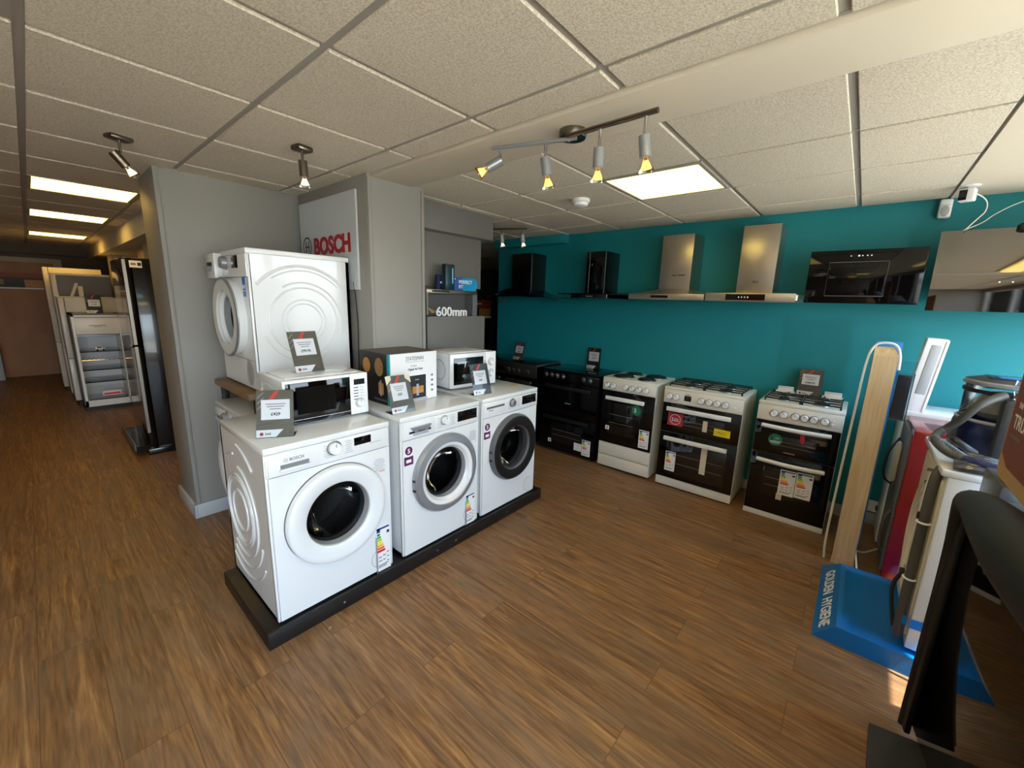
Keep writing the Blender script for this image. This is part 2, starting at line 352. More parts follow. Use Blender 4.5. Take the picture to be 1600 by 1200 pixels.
struct(B('trim_5', -2.55, .80, 11.12, 11.3, 2.14, 2.36, 'brownwall'))
m = MB(); m.box(.557, .575, 3.34, 3.82, 0, .10, 'skirt', .003); m.box(.557, 1.41, 3.342, 3.36, 0, .10, 'skirt', .003); struct(m.build('baseboard_left'))
m = MB(); m.box(3.905, 3.92, -1.38, 3.6, 0, .085, 'skirt', .002); struct(m.build('baseboard_right'))
m = MB(); m.box(1.395, 1.41, 2.376, 3.34, 0, .10, 'skirt', .002); m.box(1.395, 1.83, 2.376, 2.39, 0, .10, 'skirt', .002); struct(m.build('baseboard_pillar'))
struct(B('trim_6', .575, .60, 3.352, 3.36, .10, CE, 'grey', .002))                       # corner bead on the end wall
struct(B('trim_7', 1.412, 1.436, 2.382, 2.39, .10, CE-.02, 'grey', .002)); struct(B('trim_8', 1.806, 1.83, 2.382, 2.39, .10, CE-.02, 'grey', .002))
# far door with its frame
struct(B('door_1', -1.35, .36, 11.24, 11.3, 0, 1.99, 'browndoor'))
m = MB(); m.box(.36, .46, 11.22, 11.3, 0, 2.07, 'cream'); m.box(-1.45, .36, 11.22, 11.3, 1.99, 2.07, 'cream'); struct(m.build('trim_9'))
struct(B('trim_10', -.62, -.44, 10.9, 11.2, 0, .62, 'skirt', .01))
m = MB(); m.box(-.70, .24, 11.21, 11.235, 1.53, 1.80, 'posterd'); m.box(-.70, .24, 11.205, 11.21, 1.72, 1.80, 'poster'); m.box(-.02, .22, 11.205, 11.21, 1.56, 1.69, 'food')
m.box(-.70, .24, 11.2, 11.206, 1.53, 1.555, 'paper'); m.box(-.5, -.25, 11.205, 11.21, 1.60, 1.69, 'food2')
tag(m.build('food_poster'), 'wide dark and orange food poster on the far brown corridor door', 'poster')
# ceiling light panels
for (x, y), kind in PANELS.items():
    if kind == 'x': continue
    lab = {(2.332, .742): 'square glowing ceiling light panel above the cooker aisle, nearest the hoods', (.082, 4.351): 'glowing corridor ceiling panel nearest the grey end wall',
           (.082, 6.151): 'middle one of the three glowing corridor ceiling panels', (.082, 8.551): 'farthest glowing corridor ceiling panel, near the brown door',
           (-1.718, .151): 'ceiling light panel behind the camera on the left, nearer the shop window', (-.518, .151): 'ceiling light panel just behind the camera, between the two others', (.682, -.449): 'added unseen ceiling light panel for more indoor light, over the aisle beside the shop window', (-.518, 1.351): 'ceiling panel printed with blue sky and clouds at the top left corner',
           (-1.718, 4.351): 'ceiling light panel on the far left outside the view', (-1.718, 1.951): 'ceiling light panel left of the printed sky panel'}[(x, y)]
    t = thing('ceiling_light', lab, 'ceiling light', (x+.3, y+.3, CE), group=None)
    f = MB()
    for a in ((-.287, -.267, -.287, .287), (.267, .287, -.287, .287), (-.267, .267, -.287, -.267), (-.267, .267, .267, .287)): f.box(a[0], a[1], a[2], a[3], -.004, .02, 'tee')
    f.build('frame', t)
    B('diffuser', -.267, .267, -.267, .267, 0, .01, {'main': 'panel', 'warm': 'panelw', 'sky': 'skyp'}[kind], parent=t)

t = thing('ceiling_light', 'long surface ceiling light near the shop window, mirrored in the curved glass hood', 'ceiling light', (2.45, -.90, CE-.004))
f = MB(); f.box(-.62, .62, -.075, .075, -.012, 0, 'whitem', .003); f.build('frame', t); B('diffuser', -.60, .60, -.06, .06, -.045, -.012, 'panel', .01, t)
# ------------------------------------------------------------------ shared little parts
def energy_label(parent, x, y, z, w, h, name='energy_label', hang=False, label=None):
    b = MB(); b.box(x, x+w, y-.0016, y, z, z+h, 'paper')
    e = y-.0022
    b.box(x+.06*w, x+.94*w, e, y-.0014, z+.925*h, z+.965*h, 'eblue'); b.box(x+.06*w, x+.3*w, e, y-.0014, z+.87*h, z+.965*h, 'eblue')
    b.box(x+.76*w, x+.94*w, e, y-.0014, z+.80*h, z+.86*h, 'ink')
    for i, k in enumerate(('eA', 'eB', 'eC', 'eD', 'eE', 'eF', 'eG')):
        zz = z+(.80-.062*i)*h; L = (.18+.055*i)*w; x0 = x+.08*w; hh = .05*h
        b.prism([(x0, e, zz), (x0+L, e, zz), (x0+L+.05*w, e, zz+hh/2), (x0+L, e, zz+hh), (x0, e, zz+hh)], (0, .0008, 0), k)
    for (u, v, ww) in ((.15, .30, .2), (.45, .32, .2), (.74, .36, .14), (.15, .22, .22), (.74, .26, .14), (.45, .22, .16), (.1, .12, .7), (.1, .08, .6), (.74, .16, .14)):
        b.box(x+u*w, x+(u+ww)*w, e, y-.0014, z+v*h, z+(v+.022)*h, 'inkg')
    if hang: b.box(x-.003, x+.001, y-.012, y-.001, z, z+h*.8, 'clear')
    return b.build(name, parent, label)
def lines(b, x, z, w, n, y, dz=.006, m='inkg', rnd=True, th=.0016):
    for i in range(n):
        f = random.uniform(.55, 1) if rnd else 1
        b.box(x+w*(1-f)/2, x+w*(1+f)/2, y-.0005, y, z-i*dz-th, z-i*dz, m)
def ring_front(x, z, y): return T(x, y, z) @ Matrix.Rotation(PI/2, 4, 'X')      # lathe axis pointing to -Y
def ridge_arc(b, plane, c, r, a0, a1, tr, m, n=40, sy=1.0, sz=1.0):
    """raised embossed arc on a side wall; plane=('x', value)"""
    pts = []
    for i in range(n+1):
        a = math.radians(a0+(a1-a0)*i/n); u = c[0]+r*sy*math.cos(a); v = c[1]+r*sz*math.sin(a)
        pts.append((plane, u, v))
    closed = abs(a1-a0) >= 359
    if closed: pts = pts[:-1]
    b.tube(pts, tr, m, 8, closed)
def front_hole(b, x0, x1, z0, z1, y, cx, cz, r, m, seg=48):
    v = []; f = []
    for i in range(seg):
        a = 2*PI*i/seg; c, s = math.cos(a), math.sin(a)
        v.append((cx+r*c, y, cz+r*s))
        tx = ((x1-cx) if c > 0 else (cx-x0))/abs(c) if abs(c) > 1e-6 else 1e9; tz = ((z1-cz) if s > 0 else (cz-z0))/abs(s) if abs(s) > 1e-6 else 1e9
        t = min(tx, tz); v.append((cx+t*c, y, cz+t*s))
    for i in range(seg):
        j = (i+1) % seg; f.append((2*i, 2*i+1, 2*j+1, 2*j))
    b._add(v, f, m)
    # corner fillers
    for (X, Z) in ((x0, z0), (x1, z0), (x1, z1), (x0, z1)):
        best = sorted(range(seg), key=lambda i: (v[2*i+1][0]-X)**2+(v[2*i+1][2]-Z)**2)[:2]
        i, j = best
        if abs(v[2*i+1][0]-X) > 1e-5 or abs(v[2*i+1][2]-Z) > 1e-5: b._add([(X, y, Z), v[2*i+1], v[2*j+1]], [(0, 1, 2)], m)
def dial(parent, x, z, r, m, y=0, name='dial', d=.022, ringm=None, label=None):
    b = MB(); b.lathe([(0, d), (r*.82, d), (r*.94, d*.85), (r, 0), (r*1.12, 0)], m, ring_front(x, z, y), 28)
    b.lathe([(r*1.12, .0015), (r*1.26, .0015)], 'lgrey', ring_front(x, z, y), 28)
    if ringm: b.lathe([(r*.6, d+.0006), (0, d+.0006)], ringm, ring_front(x, z, y), 24)
    b.box(x-.0015, x+.0015, y-d-.002, y-d+.001, z+r*.3, z+r*.8, 'inkg')
    return b.build(name, parent, label)
# ------------------------------------------------------------------ washing machines
def washer(label, loc, rz=0, W=.598, D=.60, H=.848, door='white', brand=True, dmat='white', group=None, side=None, lab=None, sticker=False, drawer='wide', disp='small', name='washing_machine', cat='washing machine', dryer=False, kick=True, gpos=(.305, .447), DR=.245):
    t = thing(name, label, cat, loc, rz, group)
    cx, cz = gpos; PZ = H-(.155 if dryer else .135)          # bottom of the control band
    b = MB()
    b.box(0, .02, .012, D, .012, H-.03, dmat); b.box(W-.02, W, .012, D, .012, H-.03, dmat); b.box(0, W, D-.02, D, .012, H-.03, dmat); b.box(0, W, .012, D, .012, .03, dmat)
    b.box(0, .012, .0, .02, .012, H-.03, dmat, .004); b.box(W-.012, W, 0, .02, .012, H-.03, dmat, .004)
    front_hole(b, .012, W-.012, .012, PZ-.003, .0, cx, cz, .165, dmat)
    if side == 'left':
        c = (.386, .43)
        for r in (.105, .165, .185): ridge_arc(b, 0, c, r, 0, 360, .0055, dmat)
        ridge_arc(b, 0, c, .235, 95, 300, .006, dmat); ridge_arc(b, 0, c, .29, 58, 84, .006, dmat); ridge_arc(b, 0, c, .29, 200, 300, .006, dmat); ridge_arc(b, 0, c, .35, 215, 300, .006, dmat); ridge_arc(b, 0, c, .35, 95, 130, .006, dmat)
    if side == 'right':
        c = (.288, .407)
        for r in (.105, .128): ridge_arc(b, W, c, r, 0, 360, .005, dmat)
        ridge_arc(b, W, c, .20, 0, 360, .0055, dmat); ridge_arc(b, W, c, .23, -20, 120, .0055, dmat); ridge_arc(b, W, c, .24, 200, 300, .0055, dmat)
        ridge_arc(b, W, c, .325, 40, 140, .009, dmat); ridge_arc(b, W, c, .30, 44, 125, .005, dmat)
    b.build('body', t)
    B('lid', -.001, W+.001, -.004, D+.004, H-.03, H, dmat, .006, t)
    # control band
    pb = MB(); pb.box(.004, W-.004, -.006, .02, PZ, H-.031, dmat, .004)
    if not dryer:
        lines(pb, .245, H-.05, .05, 7, -.0062, .0095, 'inkg'); lines(pb, .35, H-.05, .045, 7, -.0062, .0095, 'inkg')
        lines(pb, W-.13, H-.09, .10, 1, -.0062, .006, 'inkg')
    pb.build('control_panel', t)
    dw = MB()
    if drawer == 'wide':
        dw.box(.012, .225, -.012, 0, PZ+.004, H-.036, dmat, .004); 
        dw.box(.055, .185, -.026, -.012, PZ+.022, PZ+.033, dmat, .003); dw.box(.06, .18, -.0135, -.0118, PZ+.033, PZ+.05, 'inkg')
        if brand:
            dw.text('BOSCH', .098, -.0125, PZ+.062, .019, 'inkg', .0004, bold=.0004); dw.lathe([(.0085, .001), (.0068, .001)], 'inkg', ring_front(.083, PZ+.068, -.0123), 20); dw.box(.0795, .0865, -.0135, -.0122, PZ+.067, PZ+.069, 'inkg')
    elif drawer == 'scoop':
        dw.box(.012, .23, -.012, 0, PZ+.004, H-.036, dmat, .004)
        dw.box(.05, .2, -.0128, -.0118, PZ+.035, PZ+.047, 'ink'); dw.prism([(.055, -.0125, PZ+.072), (.195, -.0125, PZ+.072), (.165, -.0125, PZ+.04), (.085, -.0125, PZ+.04)], (0, -.016, 0), 'silver')
        if brand: dw.text('BOSCH', .1, -.030, PZ+.044, .013, 'ink', .0004)
        dw.box(.075, .18, -.02, -.012, PZ+.022, PZ+.030, 'lgrey', .002)
    elif drawer == 'slot':
        dw.box(.012, .23, -.010, 0, PZ+.02, H-.036, dmat, .004); dw.box(.035, .21, -.012, -.0098, PZ+.062, PZ+.076, 'mgrey')
        if brand: dw.text('BOSCH', .055, -.0118, PZ+.045, .013, 'ink', .0003)
    elif drawer == 'pulled':
        dw.box(.0, .17, -.045, 0, PZ-.004, H-.012, dmat, .006); dw.box(.035, .13, -.047, -.044, PZ+.065, PZ+.09, 'ink'); dw.prism([(.04, -.045, PZ+.065), (.125, -.045, PZ+.065), (.10, -.045, PZ+.035), (.06, -.045, PZ+.035)], (0, -.014, 0), 'silver')
    dw.build('detergent_drawer' if not dryer else 'water_container', t)
    if disp == 'small': dial(t, .30, H-.07, .030, 'whitem', -.006, 'dial', .024, None)
    elif disp == 'black': dial(t, .305, H-.07, .024, 'whitem', -.006, 'dial', .024)
    elif disp == 'dryer': dial(t, .25, H-.07, .036, 'silver', -.006, 'dial', .03)
    else: dial(t, .30, H-.07, .027, 'silver', -.006, 'dial', .022, 'mgrey')
    if disp == 'small': B('display', .40, .49, -.0075, -.004, H-.085, H-.045, 'display', .001, t)
    elif disp == 'dryer': B('display', .36, .47, -.0075, -.004, H-.105, H-.035, 'display', .001, t)
    else: B('display', .41, .575, -.0075, -.004, H-.105, H-.04, 'display', .002, t)
    # drum seen through the door
    dr = MB(); dr.lathe([(.165, 0), (.165, -.03), (.148, -.045), (.148, -.06)], 'rubber', ring_front(cx, cz, 0), 48); dr.build('door_gasket', t)
    dr = MB(); dr.lathe([(.16, -.06), (.22, -.07), (.22, -.34), (.0, -.35)], 'drum', ring_front(cx, cz, 0), 48)
    for k in range(3):
        a = k*2*PI/3+.5; u, v = math.cos(a), math.sin(a); dr.cyl((cx+.2*u, .09, cz+.2*v), (cx+.2*u, .32, cz+.2*v), .028, 'mgrey', .02, 8)
    dr.build('drum', t)
    rimm, inner = {'white': ('white', 'white'), 'silver': ('silver', 'white'), 'black': ('dgrey', 'blackm'), 'chrome': ('silver', 'white')}[door]
    d = MB(); R = DR; G = .158
    if door == 'white':
        d.lathe([(R, -.002), (R+.001, .022), (R-.004, .034), (R-.014, .040), (R-.03, .0395), (G+.010, .030), (G+.002, .024), (G-.001, .012), (G-.006, -.02)], 'white', ring_front(cx, cz, 0), 72)
        d.lathe([(R+.003, -.001), (R+.003, .006), (R-.01, .006)], 'mgrey', ring_front(cx, cz, 0), 72)
    elif door == 'silver':
        d.lathe([(R, -.002), (R, .02), (R-.012, .036), (R-.045, .042), (R-.050, .036)], 'silver', ring_front(cx, cz, 0), 72)
        d.lathe([(R-.050, .036), (R-.07, .03), (G+.01, .02), (G, .01), (G-.004, -.02)], 'white', ring_front(cx, cz, 0), 72)
    elif door == 'black':
        d.lathe([(R, -.002), (R, .02), (R-.012, .040), (R-.03, .045), (G+.006, .032), (G, .018), (G-.004, -.02)], 'mgrey', ring_front(cx, cz, 0), 72)
        d.lathe([(R-.013, .0405), (R-.03, .0455), (G+.007, .033)], 'blackm', ring_front(cx, cz, 0), 72)
    else:
        d.lathe([(R-.012, -.002), (R-.006, .03), (R-.004, .042)], 'white', ring_front(cx, cz, 0), 72)
        d.lathe([(R-.004, .042), (R, .044), (R, .050), (R-.006, .054), (R-.016, .054)], 'silver', ring_front(cx, cz, 0), 72)
        d.lathe([(R-.016, .054), (R-.075, .052), (R-.08, .044), (G+.006, .03), (G-.01, .015), (G-.014, -.02)], 'white', ring_front(cx, cz, 0), 72)
    if door != 'white':
        for zz in (.04, -.02): d.box(cx-R-.002, cx-R+.012, -.026, -.008, cz-zz-.008, cz-zz+.004, 'ink')
    dd = d.build('door', t)
    g = MB(); g.lathe([(G-.003, .018), (G-.03, .006), (G-.045, -.03), (G-.055, -.075), (G-.08, -.10), (0, -.112)], 'dglass', ring_front(cx, cz, 0), 56); g.build('door_glass', dd)
    if kick:
        k = MB(); k.lathe([(.052, .0014), (.054, .0)], 'lgrey', ring_front(W-.075, .085, 0), 40); k.lathe([(0, .001), (.051, .001)], dmat, ring_front(W-.075, .085, 0), 40); k.build('filter_flap', t)
    if lab: energy_label(t, lab[0], -.001, lab[1], lab[2], lab[3], hang=True)
    if sticker:
        q = MB(); q.box(.022, .082, -.0012, 0, .565, .615, 'purple'); q.lathe([(.031, .0022), (0, .0022)], 'paper', ring_front(.052, .645, 0), 32); q.lathe([(.025, .0028), (0, .0028)], 'purple', ring_front(.052, .650, 0), 32)
        q.text('5', .052, -.003, .637, .036, 'paper', .0003, align='CENTER', bold=.001); q.box(.035, .068, -.0018, -.001, .58, .598, 'paper'); q.build('warranty_sticker', t)
    ft = MB()
    for fx in (.05, W-.05):
        for fy in (.05, D-.05): ft.cyl((fx, fy, 0), (fx, fy, .02), .02, 'ink')
    ft.build('feet', t)
    return t
# plinth under the row
m = MB(); m.box(0, 2.02, 0, .63, 0, .078, 'blackwood', .003); m.box(.0, 2.02, -.012, .004, .0, .084, 'blackwood', .002)
for x in (.35, .95, 1.1, 1.6): m.lathe([(.006, .001), (0, .001)], 'inkg', T(x, -.0125, .04) @ Matrix.Rotation(PI/2, 4, 'X'), 10)
p = m.build('display_plinth'); p.location = (.49, 1.795, 0); tag(p, 'long low black painted plinth under the row of three white washing machines', 'plinth')
PL = .080
w1 = washer('white washing machine with white porthole ring, nearest the camera on the black plinth', (.545, 1.812, PL), group='washing machines on the black plinth', side='left', lab=(.498, .004, .086, .268), gpos=(.303, .447))
q = MB(); lines(q, .50, .655, .07, 8, -.0015, .0085, 'inkg'); q.box(.535, .565, -.0016, -.001, .583, .587, 'red'); q.build('rating_sticker', w1)
w2 = washer('white washing machine with silver porthole ring, middle of the plinth row', (1.212, 1.812, PL), door='silver', group='washing machines on the black plinth', lab=(.485, .01, .085, .215), sticker=True, drawer='scoop', disp='black', gpos=(.315, .447))
q = MB(); lines(q, .51, .655, .07, 8, -.0015, .0085, 'inkg'); q.build('rating_sticker', w2)
w3 = washer('white washing machine with black porthole ring, far right end of the black plinth', (1.842, 1.812, PL), door='black', group='washing machines on the black plinth', sticker=True, drawer='slot', disp='big', gpos=(.318, .447))
m = MB(); m.box(0, .09, 0, .02, 0, .0015, 'cardboard'); m.box(.01, .075, .025, .04, 0, .0012, 'cardboard'); o = m.build('tape_scrap'); o.location = (2.32, 1.98, PL+.8485); o.rotation_euler = (0, 0, -.2)
tag(o, 'strip of brown tape lying on the black-ringed washing machine', 'tape')
washer('white washing machine under the wooden stand, half hidden behind the nearest washer', (.72, 3.205, 0), R90, D=.58, H=.86, drawer='wide', disp='dryer', brand=False, name='washing_machine')
# stand + dryer
t = thing('appliance_stand', 'wooden topped stand straddling the rear washing machine and carrying the tumble dryer', 'stand', (.735, 3.235, 0), R90)
B('board', 0, .66, 0, .60, .962, .998, 'oak', .003, t)
for x in (.0, .625):
    for y in (.03, .55): B('leg', x, x+.03, y, y+.04, 0, .962, 'blackm', .002, t)
B('rail', 0, .66, .56, .60, .86, .962, 'blackm', 0, t)
dry = washer('white tumble dryer with chrome ringed door on the wooden stand', (.797, 3.200, 1.0), R90, D=.585, H=.81, door='chrome', side='right', drawer='pulled', disp='dryer', brand=False, name='tumble_dryer', cat='tumble dryer', dryer=True, kick=False, gpos=(.30, .42), DR=.235)
q = MB(); q.box(.50, .545, -.0015, 0, .545, .66, 'bluet'); q.box(.505, .54, -.002, -.001, .575, .58, 'paper'); q.box(.505, .54, -.002, -.001, .59, .61, 'paper'); q.build('blue_sticker', dry)
q = MB(); q.lathe([(.06, .0012), (0, .0012)], 'lgrey', ring_front(.49, .10, 0) @ Matrix.Diagonal((1, 1.25, 1, 1)), 40); q.box(.02, .58, -.001, .0, .178, .181, 'inkg'); q.build('vent_cover', dry)
m = MB(); m.tube([(1.40, 2.575, 1.66), (1.402, 2.56, 1.55), (1.404, 2.55, 1.40), (1.402, 2.555, 1.25), (1.40, 2.56, 1.05), (1.40, 2.56, .2)], .004, 'ink', 8, smooth=2)
tag(m.build('power_cable'), 'black mains cable hanging down behind the tumble dryer', 'cable')
# ------------------------------------------------------------------ price cards
def card(label, loc, rz, tilt, w=.150, h=.215, price='£429', body='olive', ppos=(.12, .80, .26, .70), pm='ink', strip='paper', taped=False):
    t = thing('price_card', label, 'price card', loc, rz, 'price cards in clear holders', rx=-tilt)
    x0, x1 = -w/2, w/2
    b = MB(); b.box(x0-.002, x1+.002, -.004, -.0035, 0, h+.002, 'clear'); b.box(x0-.002, x1+.002, .0018, .0025, 0, h+.002, 'clear')
    b.X = Matrix.Rotation(tilt, 4, 'X'); b.box(x0-.002, x1+.002, 0, .08, .0005, .002, 'clear'); b.X = Matrix.Identity(4); b.build('holder', t)
    c = MB(); c.box(x0, x1, -.001, .001, .002, h, body)
    y = -.0014
    c.prism([(x0+.32*w, y, h*.80), (x0+.44*w, y, h*.80), (x0+.62*w, y, h*.985), (x0+.50*w, y, h*.985)], (0, .0006, 0), 'red')
    for k in range(3): c.prism([(x0+.01*w, y, h*(.6+.12*k)), (x0+.03*w, y, h*(.6+.12*k)), (x0+.20*w, y, h*(.72+.12*k)), (x0+.18*w, y, h*(.72+.12*k))], (0, .0006, 0), 'lgrey')
    c.prism([(x0, y, h*.27), (x0, y, h*.262), (x1, y, h*.40), (x1, y, h*.408)], (0, .0006, 0), 'dgrey')
    c.prism([(x0, y, .003), (x0+.52*w, y, .003), (x0+.72*w, y, h*.17), (x0, y, h*.17)], (0, .0006, 0), strip)
    c.lathe([(.052*w, .0022), (0, .0022)], 'logored', ring_front(x0+.14*w, h*.085, 0), 20); c.text('DAS', x0+.23*w, -.0018, h*.065, .085*w, 'ink', .0003, bold=.0004)
    c.lathe([(.03*w, .002), (.022*w, .002)], 'red', ring_front(x0+.83*w, h*.11, 0), 16)
    c.build('printed_insert', t)
    p = MB(); u0, u1, v0, v1 = ppos; p.box(x0+u0*w, x0+u1*w, -.0024, -.0016, h*(1-v1)+0, h*(1-v0), 'paper')
    cxx = x0+(u0+u1)/2*w; zt = h*(1-v0); L = (u1-u0)*w
    for i, f in enumerate((.7, .6, .4)): p.box(cxx-L*f/2, cxx+L*f/2, -.0028, -.0022, zt-.022-i*.011, zt-.0185-i*.011, 'inkg')
    p.text(price, cxx, -.0026, zt-.072, .019, pm, .0003, align='CENTER', bold=.0005); p.build('price_slip', t)
    if taped:
        for sg in (-1, 1):
            q = MB(); q.prism([(sg*(w/2+.004), -.005, h), (sg*.3*w, -.005, h+.004), (sg*.3*w, -.005, h-.02), (sg*(w/2+.004), -.005, h-.05)], (0, .001, 0), 'cream2'); q.build('tape', t)
    return t
TOP = PL+.8482
card('price card in clear holder on the nearest white washing machine, angled to the aisle', (.641, 1.935, TOP), -.538, .314, price='£429', ppos=(.13, .90, .20, .62))
card('price card leaning on top of the larger microwave against the dryer', (.925, 2.19, 1.163), .097, .335, .154, .222, price='£99.95', ppos=(.15, .86, .18, .58))
card('price card with cream taped corners in front of the air fryer carton', (1.299, 1.893, TOP), -.02, .328, price='£55', ppos=(.13, .80, .20, .66), taped=True)
card('price card standing before the small white dial microwave', (1.953, 1.914, TOP), -.147, .30, price='£69', ppos=(.14, .83, .22, .66), body='dgrey')
# ------------------------------------------------------------------ microwaves and carton
t = thing('microwave', 'larger white microwave with black door on the nearest washing machine', 'microwave', (.718, 2.035, TOP), -.019)
w, d, h = .431, .33, .232
b = MB(); b.box(0, w, .012, d, .01, h, 'white', .004); b.box(-.003, .0, .05, .26, .05, .19, 'white', .004)
ridge_arc(b, -.001, (.17, .12), .1, 0, 360, .004, 'white', 30, 1.25, .7); b.box(.03, w-.03, .04, d-.03, h-.002, h+.004, 'white', .003)
for x in (.04, w-.06):
    for y in (.04, d-.06): b.box(x, x+.02, y, y+.02, 0, .012, 'ink')
b.build('body', t)
f = MB(); f.box(0, .33, -.01, .012, .01, h, 'whitem', .003); f.box(.012, .33, -.0125, -.009, .034, h-.014, 'bglass', .002); f.box(.012, .33, -.0125, -.009, .012, .032, 'display', .001)
f.box(.06, .25, -.0132, -.012, .06, h-.04, 'ovenglass'); f.build('door', t)
f = MB(); f.box(.332, w, -.012, .012, .01, h, 'whitem', .003); f.box(.352, w-.018, -.0135, -.0115, h-.06, h-.03, 'display')
for k in range(5): f.box(.35, .375, -.0135, -.0115, h-.078-k*.016, h-.073-k*.016, 'mgrey'); f.box(.385, .405, -.0135, -.0115, h-.077-k*.016, h-.075-k*.016, 'lgrey')
f.box(.352, w-.018, -.0135, -.0115, .018, .045, 'whitem', .002); f.build('control_panel', t)
dial(t, .381, .072, .021, 'whitem', -.012, 'dial', .018)
t = thing('microwave', 'small white microwave with two dials on the black-ringed washing machine', 'microwave', (1.846, 2.145, TOP), -.096)
w, d, h = .428, .33, .262
b = MB(); b.box(0, w, .01, d, .015, h, 'white', .006); ridge_arc(b, -.001, (.12, .14), .09, 0, 360, .0035, 'lgrey', 30, .8, .8); b.box(.03, w-.05, .04, d-.03, h-.002, h+.004, 'whitem', .003)
for x in (.03, w-.05):
    for y in (.03, d-.05): b.box(x, x+.02, y, y+.02, 0, .017, 'ink')
b.build('body', t)
f = MB(); f.box(0, .325, -.012, .01, .015, h, 'white', .005); f.box(.03, .30, -.0145, -.011, .04, h-.03, 'bglass', .002); f.box(.06, .27, -.0152, -.0138, .075, h-.055, 'ovenglass', .001); f.build('door', t)
f = MB(); f.box(.327, w, -.010, .01, .015, h, 'whitem', .005); f.build('control_panel', t)
m = MB(); m.tube([(.312, -.012, .20), (.312, -.035, .195), (.312, -.035, .07), (.312, -.012, .06)], .007, 'whitem', 8, smooth=1); m.build('handle', t)
dial(t, .378, .185, .024, 'whitem', -.010, 'dial', .02); dial(t, .378, .10, .024, 'whitem', -.010, 'dial', .02)
t = thing('air_fryer_carton', 'black and white air fryer carton on the silver-ringed washing machine', 'carton', (1.316, 2.065, TOP), .02)
w, d, h = .36, .318, .310
b = MB(); b.box(0, .002, 0, d, 0, h, 'carton'); b.box(w-.002, w, 0, d, 0, h, 'paper'); b.box(0, w, 0, .002, 0, h, 'paper'); b.box(0, w, d-.002, d, 0, h, 'carton'); b.box(0, w, 0, d, h-.002, h, 'cartontop'); b.box(0, w, 0, d, 0, .002, 'carton')
b.box(-.0006, .003, -.0006, .02, 0, h, 'boxteal'); b.box(0, .010, -.0008, .002, 0, h, 'boxteal'); b.build('box', t)
b = MB(); b.text('STATESMAN', .12, -.001, .262, .034, 'mgrey', .0004, xs=.72); b.box(.12, .26, -.0014, -.0004, .252, .2535, 'inkg'); b.text('5 Litre', .155, -.001, .222, .017, 'inkg', .0004); b.text('Digital Air Fryer', .135, -.001, .20, .019, 'ink', .0004, xs=.9, bold=.0003)
for k in range(4): b.box(.312, .33, -.0014, -.0004, .05+k*.033, .062+k*.033, 'inkg')
b.build('front_print', t)
b = MB(); b.box(.13, .27, -.0016, -.0004, .02, .165, 'navy', .0); b.box(.135, .265, -.0022, -.0012, .03, .16, 'ink'); b.box(.165, .25, -.0028, -.002, .05, .095, 'food'); b.box(.195, .212, -.0036, -.0024, .035, .11, 'lgrey'); b.box(.185, .215, -.0028, -.002, .135, .14, 'lgrey'); b.box(.12, .28, -.001, -.0004, .005, .02, 'lgrey')
b.build('appliance_picture', t)
b = MB(); L = T(-.001, 0, 0) @ Matrix.Rotation(-PI/2, 4, 'Y')
for (cy, cz, r, mm, e) in ((.10, .225, .045, 'food2', 1.25), (.235, .225, .042, 'food', 1.1)): b.lathe([(r, .0012), (0, .0012)], mm, T(-.0006, cy, cz) @ Matrix.Rotation(-PI/2, 4, 'Y') @ Matrix.Diagonal((e, 1, 1, 1)), 28)
b.box(-.002, 0, .06, .11, .06, .13, 'food'); b.box(-.003, 0, .08, .093, .05, .145, 'lgrey'); b.box(-.0015, 0, .03, .16, .02, .03, 'mgrey'); b.build('side_print', t)
# ------------------------------------------------------------------ cookers along the teal wall (front x = 3.47, facing -X)
FX = 3.47
def oven_door(t, x0, x1, z0, z1, win, handle, hz, hx, glass='bglass', hm='whitem', label=None, rack=True):
    b = MB(); b.box(x0, x1, -.018, .0, z0, z1, glass, .003)
    d = b.build('oven_door', t)
    if win:
        g = MB(); g.box(win[0], win[1], -.0192, -.0175, win[2], win[3], 'ovenglass', .0004)
        if rack:
            for k in (.35, .62): zz = win[2]+(win[3]-win[2])*k; g.box(win[0]+.02, win[1]-.02, -.0198, -.019, zz, zz+.003, 'inkg')
        g.build('oven_window', d)
    h = MB()
    if handle == 'bar':
        h.box(hx[0], hx[1], -.058, -.038, hz-.018, hz+.018, hm, .006); h.box(hx[0]+.008, hx[0]+.028, -.042, -.016, hz-.01, hz+.01, hm); h.box(hx[1]-.028, hx[1]-.008, -.042, -.016, hz-.01, hz+.01, hm)
    else:
        n = 12; pts = [(hx[0]+(hx[1]-hx[0])*i/n, -.036-.024*math.sin(PI*i/n), hz-.012*math.sin(PI*i/n)*0) for i in range(n+1)]
        h.tube(pts, .0155, hm, 12, smooth=1); h.box(hx[0], hx[0]+.02, -.04, -.016, hz-.01, hz+.01, hm, .003); h.box(hx[1]-.02, hx[1], -.04, -.016, hz-.01, hz+.01, hm, .003)
    h.build('handle', d)
    return d
